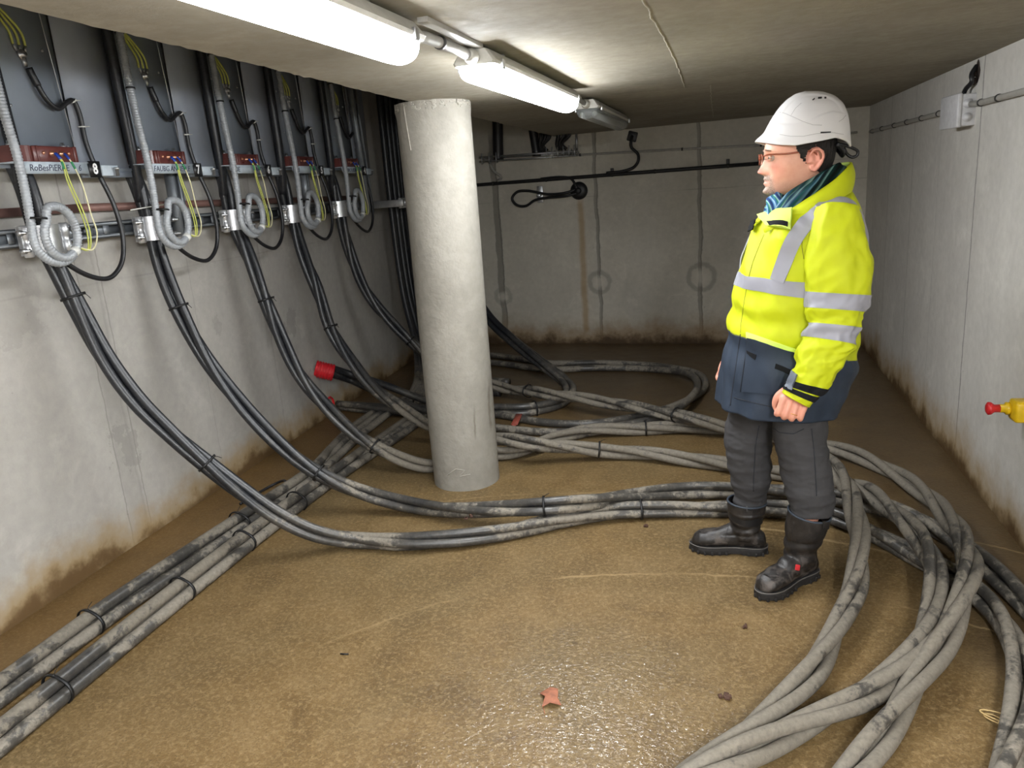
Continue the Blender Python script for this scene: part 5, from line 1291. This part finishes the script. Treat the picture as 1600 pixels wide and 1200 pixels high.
# sleeves
def sleeve_fn(sec, ratio):
    Lp = np.array([q[0] for q in sec]); Rp = np.array([q[1] for q in sec]); C_ = (Lp+Rp)/2; E1 = (Rp-Lp)/2; T_ = np.gradient(C_, axis=0); E2 = np.cross(T_, E1); E2 = E2/np.linalg.norm(E2, axis=1)[:, None]*np.linalg.norm(E1, axis=1)[:, None]*np.array(ratio)[:, None]
    xs = np.arange(len(sec))
    def fn(u, t, off=0.0):
        c = np.array([ci(xs, C_[:, k], t) for k in range(3)]); e1 = np.array([ci(xs, E1[:, k], t) for k in range(3)]); e2 = np.array([ci(xs, E2[:, k], t) for k in range(3)])
        cu, su = spow(math.cos(u), .92), spow(math.sin(u), .92)
        w = .010*(.22-abs(mnoise.noise((math.cos(u)*1.8+t*.5, math.sin(u)*1.8, t*1.1+2))))*(1+.8*gs(t-6.8, 2.2))+.006*math.sin(t*5.2+2*math.sin(u+1.0))*gs(t-6.6, 1.9)+.010*mnoise.noise((math.cos(u)*1.6, math.sin(u)*1.6, t*.9))+.004*mnoise.noise((math.cos(u)*4, math.sin(u)*4+t, t*2.5))
        if t > len(sec)-2.6: w *= .3
        r = np.linalg.norm(e1)
        return c+(e1*cu+e2*su)*(1+(w+off)/r)
    return fn
secL = [(V(1282, 322, .15), V(1338, 322, .15))]+[(V(a, b, e), V(c, d, e)) for a, b, c, d, e in SL]
fnL = sleeve_fn(secL, [.9, .9, .85, .8, .78, .78, .78, .78, .8, .85, .9, .95, 1.0])
def closed_top(fn, us_, vs_, th, name, mat, parent):
    o, a = shell(fn, us_, vs_, th, name, mat, parent); return o, a
uS = np.linspace(0, 2*math.pi, 97)[:-1]; tsl = np.linspace(0, 12, 150)
# rounded shoulder cap: shrink the first section
def capfn(fn):
    def h(u, t, off=0.0):
        if t < .9:
            c = sum(fn(a, .9) for a in (0, math.pi/2, math.pi, 3*math.pi/2))/4; p = fn(u, .9, off); k = math.sqrt(max(0, 1-((.9-t)/.9)**2)); top = fn(0, 0)*.5+fn(math.pi, 0)*.5
            return c+(p-c)*max(k, .02)+(top-c)*((.9-t)/.9)*.75
        return fn(u, t, off)
    return h
fnLc = capfn(fnL)
sleeveL, slg = shell(fnLc, uS, tsl, .004, 'sleeve', M_hiviz, jacket)
band_on(fnL, 4.0, 5.0, .0005, .002, 'reflective_band', M_tape, sleeveL, uS)
band_on(fnL, 6.0, 6.95, .0005, .002, 'reflective_band', M_tape, sleeveL, uS)
band_on(fnL, 9.75, 10.45, .001, .003, 'cuff_strap', M_navyd, sleeveL, uS); band_on(fnL, 10.65, 11.35, .001, .003, 'cuff_strap', M_navyd, sleeveL, uS)
sks = Skin(slg.v, slg.f)
decal(sks, ((1240, 580), (1247, 586), (1238, 610), (1229, 604)), .004, .006, simple('grey_cuff_tab', srgb(92, 98, 108), .5), 'cuff_tab', sleeveL, 6, 8)
fnR = sleeve_fn([(q-bf*-.0+bf*r, q-bf*r) for q, r in zip([Wp(-.06, -.14, 1.44), Wp(-.08, -.17, 1.38), Wp(-.10, -.195, 1.28), Wp(-.12, -.21, 1.17), Wp(-.135, -.215, 1.07), Wp(-.165, -.21, .99), Wp(-.205, -.195, .92), Wp(-.252, -.172, .87), Wp(-.264, -.165, .845)], [.08, .1, .105, .105, .1, .09, .07, .056, .05])], [.85]*9)
sleeveR, srg = shell(capfn(fnR), uS, np.linspace(0, 8, 90), .004, 'sleeve', M_hiviz, jacket)
band_on(fnR, 3.1, 3.7, .0005, .002, 'reflective_band', M_tape, sleeveR, uS); band_on(fnR, 4.5, 5.2, .0005, .002, 'reflective_band', M_tape, sleeveR, uS)
# collar: standing, open at the front
cps = [(.20, .055, 1.375, .185, .035, 1.41), (.165, .10, 1.40, .14, .075, 1.445), (.10, .135, 1.43, .085, .112, 1.485), (.02, .150, 1.465, .01, .128, 1.53), (-.06, .125, 1.49, -.058, .108, 1.572), (-.105, .06, 1.50, -.105, .055, 1.592), (-.118, 0, 1.503, -.12, 0, 1.597)]
cps = cps+[(a, -b, c, d, -e, f_) for a, b, c, d, e, f_ in cps[:-1][::-1]]
lo = smooth_path([N3(q[0], q[1], q[2]) for q in cps], .008); hi = smooth_path([N3(q[3], q[4], q[5]) for q in cps], .008)
m = 90; rs = lambda P_: np.stack([np.interp(np.linspace(0, 1, m), np.linspace(0, 1, len(P_)), P_[:, k]) for k in range(3)], 1)
lo, hi = rs(lo), rs(hi); cc = N3(.02, 0, 1.5)
def collar_fn(i, t, th):
    p = lo[i]*(1-t)+hi[i]*t; o = p-cc; o[2] = 0; o /= np.linalg.norm(o); return p+o*(.010*math.sin(t*math.pi)+th+.004*mnoise.noise((i*.12, t*2, 1)))
g = G(); nt = 9
for th in (.004, -.004):
    b = len(g.v)
    for i in range(m):
        for j in range(nt): g.v.append(tuple(map(float, collar_fn(i, j/(nt-1), th))))
    for i in range(m-1):
        for j in range(nt-1): q = (b+i*nt+j, b+(i+1)*nt+j, b+(i+1)*nt+j+1, b+i*nt+j+1); g.f.append(q if th > 0 else q[::-1]); g.m.append(0 if th > 0 else 1)
b2 = m*nt
for i in range(m-1): g.f.append((i*nt+nt-1, (i+1)*nt+nt-1, b2+(i+1)*nt+nt-1, b2+i*nt+nt-1)); g.m.append(0)
for i in (0, m-1):
    for j in range(nt-1): g.f.append((i*nt+j, i*nt+j+1, b2+i*nt+j+1, b2+i*nt+j)); g.m.append(0)
g.build('collar', None, jacket, mats=[M_hiviz, M_lime])
# lapel flaps with hook-and-loop patches
decal(skj, ((1188, 340), (1240, 330), (1237, 362), (1203, 354)), .012, .008, M_lime, 'lapel', jacket, 14, 8, .010)
decal(skj, ((1208, 350), (1235, 352), (1233, 359), (1212, 356)), .026, .003, M_navyd, 'hook_patch', jacket, 8, 3, .004)
decal(skj, ((1177, 343), (1190, 341), (1184, 358), (1174, 362)), .010, .006, M_lime, 'lapel', jacket, 6, 6, .003)
decal(skj, ((1180, 350), (1186, 347), (1182, 362), (1174, 366)), .018, .003, M_navyd, 'hook_patch', jacket, 4, 4)
# front seams, pocket and patches
seam(skj, [(1194, 366), (1186, 385), (1176, 410), (1169, 437), (1163, 470), (1158, 505), (1157, 520)], .0018, M_line, 'placket_seam', jacket)
seam(skj, [(1157, 522), (1153, 550), (1148, 585), (1143, 618), (1141, 634)], .0018, M_dline, 'placket_seam', lower)
seam(skj, [(1168, 525), (1165, 555), (1158, 600), (1157, 612)], .0018, M_dline, 'pocket_edge', lower)
seam(skj, [(1146, 621), (1180, 630), (1225, 640), (1260, 646)], .0018, M_dline, 'hem_stitch', lower)
seam(skj, [(1272, 330), (1262, 345), (1254, 365), (1253, 385), (1256, 405)], .0018, M_line, 'shoulder_seam', jacket)
decal(skj, ((1168, 519), (1244, 545), (1243, 550), (1169, 527)), .004, .004, M_lime, 'pocket_flap', jacket, 12, 3)
decal(skj, ((1170, 527), (1243, 551), (1238, 618), (1160, 612)), .001, .006, M_navy, 'pocket', lower, 16, 12)
decal(skj, ((1170, 547), (1184, 554), (1182, 562), (1170, 552)), .008, .002, M_navyd, 'hook_patch', lower, 5, 3)
decal(skj, ((1212, 568), (1238, 578), (1237, 586), (1210, 576)), .008, .002, M_navyd, 'hook_patch', lower, 6, 3)
# --- trousers
tr = G()
tr.tube([Wp(-.07, 0, .92), Wp(-.075, 0, .84), Wp(-.08, 0, .78)], [.15, .155, .13], 24)
def trouser(rows, last):
    pts = [V(a, b, c) for a, b, c, r in rows]; rr = [r for a, b, c, r in rows]
    return pts, rr
pL, rL = trouser([(1248, 640, .07, .098), (1250, 670, .075, .098), (1252, 700, .08, .095), (1258, 730, .085, .092), (1264, 760, .09, .09), (1269, 785, .10, .083), (1268, 800, .10, .079)], 0)
pR, rR = trouser([(1178, 640, -.09, .098), (1172, 665, -.095, .097), (1168, 695, -.10, .094), (1171, 725, -.10, .088), (1174, 750, -.105, .080), (1172, 770, -.11, .070), (1169, 790, -.11, .062)], 0)
tr.tube([Wp(-.03, .075, .84)]+pL, [.11]+rL, 24); tr.tube([Wp(-.11, -.075, .84)]+pR, [.11]+rR, 24)
tv, tf = remesh(tr, .006, 4, .6); tn = normals_of(tv, tf)
dsp = np.array([.007*mnoise.noise((p[0]*8, p[1]*8, p[2]*20))+.008*(.35-abs(mnoise.noise((p[0]*7+p[2]*9, p[1]*7, p[2]*26))))*(1 if p[2] < .62 else .5)+.004*(.3-abs(mnoise.noise((p[0]*22, p[1]*22, p[2]*55+4)))) for p in tv])
tv = tv+tn*dsp[:, None]
trou = mesh_obj('trousers', tv, tf, M_trou, person); skt = Skin(tv, tf)
seam(skt, [(1186, 665), (1180, 700), (1178, 735), (1177, 768)], .0018, M_dline, 'leg_seam', trou); seam(skt, [(1268, 670), (1272, 705), (1274, 740), (1276, 775)], .0018, M_dline, 'leg_seam', trou)
seam(skt, [(1208, 668), (1218, 676), (1240, 678), (1256, 670)], .0018, M_dline, 'pocket_stitch', trou)
# --- boots
def boot(heel, toe, shaft_top, top_r, side, tag_px=None):
    heel = Wp(*heel, 0); toe = Wp(*toe, 0); ax = toe-heel; L = np.linalg.norm(ax); ax /= L; lf_ = np.cross(UP, ax)
    def B3(x, y, z): return heel+ax*x*L+lf_*y+UP*z
    xs = [0, .03, .10, .22, .35, .5, .65, .8, .9, .97, 1.0]; hw = [.020, .034, .042, .044, .042, .045, .051, .053, .048, .034, .016]
    tp = [.07, .10, .12, .14, .14, .125, .104, .096, .090, .074, .046]
    g = G(); v = []; f = []; K = 22
    for x, w, t in zip(xs, hw, tp):
        for k in range(K):
            a = 2*math.pi*k/K; c, s = math.cos(a), math.sin(a); z = .028+(t-.028)*(.5+.5*spow(s, .8)) if True else 0
            wid = w*spow(c, .75)*(1-.18*max(0, s)); v.append(B3(x, wid, z))
    n = len(xs)
    for i in range(n-1):
        for k in range(K): f.append((i*K+k, i*K+(k+1) % K, (i+1)*K+(k+1) % K, (i+1)*K+k))
    f += [tuple(range(K))[::-1], tuple((n-1)*K+k for k in range(K))]; g.add(v, f)
    sx = .27; st = np.array(shaft_top); b0 = B3(sx, 0, .07); b1 = B3(sx, 0, .13)
    mid = b1*.45+st*.55
    g.tube([b0, b1, b1*.75+st*.25+ax*.002, mid, st], [.056, .062, .066, top_r*.96, top_r], 24)
    bv_, bf_ = remesh(g, .0045, 5, .6)
    ds = np.array([.003*mnoise.noise((p[0]*14, p[1]*14, p[2]*20))+(.0035*math.sin(p[2]*120+5*mnoise.noise((p[0]*8, p[1]*8, p[2]*6))) if .09 < p[2] < .2 else 0) for p in bv_])
    bv_ = bv_+normals_of(bv_, bf_)*ds[:, None]
    # open the top
    ft = []
    axs = (st-mid)/np.linalg.norm(st-mid)
    cen = np.array([bv_[list(q)].mean(0) for q in bf_]); topmask = ((cen-st)@axs > -.004) & (np.linalg.norm(np.cross(cen-st, axs), axis=1) < top_r*.93)
    bf2 = [q for q, m_ in zip(bf_, topmask) if not m_]
    o = mesh_obj('boot', bv_, bf2, M_bootm.m, person)
    sm_o = o
    # inner lining tube and rim
    g = G(); g.tube([st-axs*.09, st-axs*.002], [top_r*.86, top_r*.955], 28, caps=False); g.build('lining', M_dk, o)
    ringp = []; e1 = np.cross(axs, (0, 1, 0)); e1 /= np.linalg.norm(e1); e2 = np.cross(axs, e1)
    for k in range(41): a = 2*math.pi*k/40; ringp.append(st-axs*.003+(e1*math.cos(a)+e2*math.sin(a))*top_r*.975)
    G().tube(ringp, .0042, 8, caps=False).build('top_binding', simple('dark_blue_binding', srgb(48, 56, 66), .6), o)
    # sole with tread and raised heel
    out = [(x_, w_) for x_, w_ in zip([-.02, 0, .05, .15, .3, .42, .55, .68, .8, .9, .98, 1.025], [.012, .024, .038, .043, .040, .039, .045, .052, .054, .047, .030, .012])]
    op = [(a, b) for a, b in out]+[(a, -b) for a, b in out[::-1]]; opp = smooth_path([(a*L, b, 0) for a, b in op]+[(op[0][0]*L, op[0][1], 0)], .006)[:-1]
    v = []; m_ = len(opp)
    for (z, k) in ((.0, .95), (.006, 1.0), (.030, 1.02), (.036, .97)):
        for q in opp:
            x_ = q[0]/L; zz_ = z
            if z == 0: zz_ = .010*sm_(x_, .3, .34)*(1-sm_(x_, .46, .5))+.006*max(0, sm_(x_, .88, 1.03))
            v.append(heel+ax*(q[0]-L*.5)*k+ax*L*.5+lf_*q[1]*k+UP*zz_)
    f = [(i*m_+j, i*m_+(j+1) % m_, (i+1)*m_+(j+1) % m_, (i+1)*m_+j) for i in range(3) for j in range(m_)]+[tuple(range(m_))[::-1], tuple(3*m_+j for j in range(m_))]
    g = G(); g.add(v, f)
    for j in range(0, m_, 5):
        q = opp[j]; x_ = q[0]/L
        if .3 < x_ < .5: continue
        g.box(heel+ax*q[0]*1.0+lf_*q[1]*1.0+UP*.009, (.010, .010, .016), Matrix.Rotation(math.atan2(ax[1], ax[0]), 3, 'Z'), bev=.002)
    so = autosmooth(g.build('sole', M_soleb, o), .7)
    G().tube([heel+ax*(q[0]-L*.5)*1.015+ax*L*.5+lf_*q[1]*1.015+UP*.036 for q in opp]+[heel+ax*(opp[0][0]-L*.5)*1.015+ax*L*.5+lf_*opp[0][1]*1.015+UP*.036], .0022, 6, caps=False).build('welt', simple('grey_welt', srgb(92, 88, 84), .6), o)
    return o, Skin(bv_, bf2)
bl_o, skb = boot((.055, .03), (-.135, .275), V(1265, 800, .10), .081, 1)
bl_o['label'] = 'left boot, toe towards the viewer'
decal(skb, ((1243, 882), (1249, 883), (1248, 891), (1242, 890)), .001, .003, M_redtag, 'red_tag', bl_o, 3, 3)
decal(skb, ((1285, 806), (1296, 806), (1293, 826), (1284, 826)), .002, .004, M_bootm.m, 'pull_tab', bl_o, 4, 4)
seam(skb, [(1240, 815), (1238, 840), (1236, 865)], .001, M_soleb, 'boot_seam', bl_o); seam(skb, [(1236, 872), (1250, 868), (1262, 872), (1272, 880)], .0012, M_soleb, 'boot_seam', bl_o)
br_o, skb = boot((-.135, -.115), (-.44, -.085), V(1167, 782, -.11), .081, -1)
br_o['label'] = 'right boot, toe towards the column'
decal(skb, ((1166, 786), (1175, 786), (1175, 800), (1166, 800)), .002, .004, M_bootm.m, 'pull_tab', br_o, 4, 4)
seam(skb, [(1138, 822), (1133, 842), (1140, 852), (1170, 856), (1190, 852)], .0012, M_soleb, 'boot_seam', br_o)
# wedding ring on the third finger
rc = wp_+dn*(.078*.92)+acu*((.67-.5)*.074-.004)+nb*(-.006)
g = G(); pr = [rc+(acu*math.cos(a)+nb*math.sin(a))*.0125 for a in np.linspace(0, 2*math.pi, 25)]
g.tube(pr, .0016, 8, caps=False); g.build('ring', M_gold, person)

# plaster run and chipped rim on the column
skc = Skin([tuple(v.co) for v in col_o.data.vertices], [tuple(p.vertices) for p in col_o.data.polygons])
M_plaster = simple('plaster_run', srgb(150, 146, 136), .9)
seam(skc, [(629, 150), (632, 175), (637, 205), (642, 235)], .0035, M_plaster, 'plaster_run', col_o, 0, 3)
seam(skc, [(700, 742), (712, 733), (726, 735), (718, 745), (735, 741)], .003, M_plaster, 'plaster_run', col_o, 0, 3)
g = G()
for k in range(90):
    a = rnd.uniform(-2.9, .1); z = H-abs(rnd.gauss(0, .016))-.004; r_ = cr*1.0; s_ = rnd.uniform(.006, .016)
    g.box((cx+r_*math.cos(a), cy+r_*math.sin(a), z), (.012, s_*1.6, s_*.7), Matrix.Rotation(a, 3, 'Z') @ Matrix.Rotation(rnd.uniform(-.6, .6), 3, 'X'), bev=.002)
g.build('chipped_rim', M_plaster, col_o)['kind'] = 'stuff'
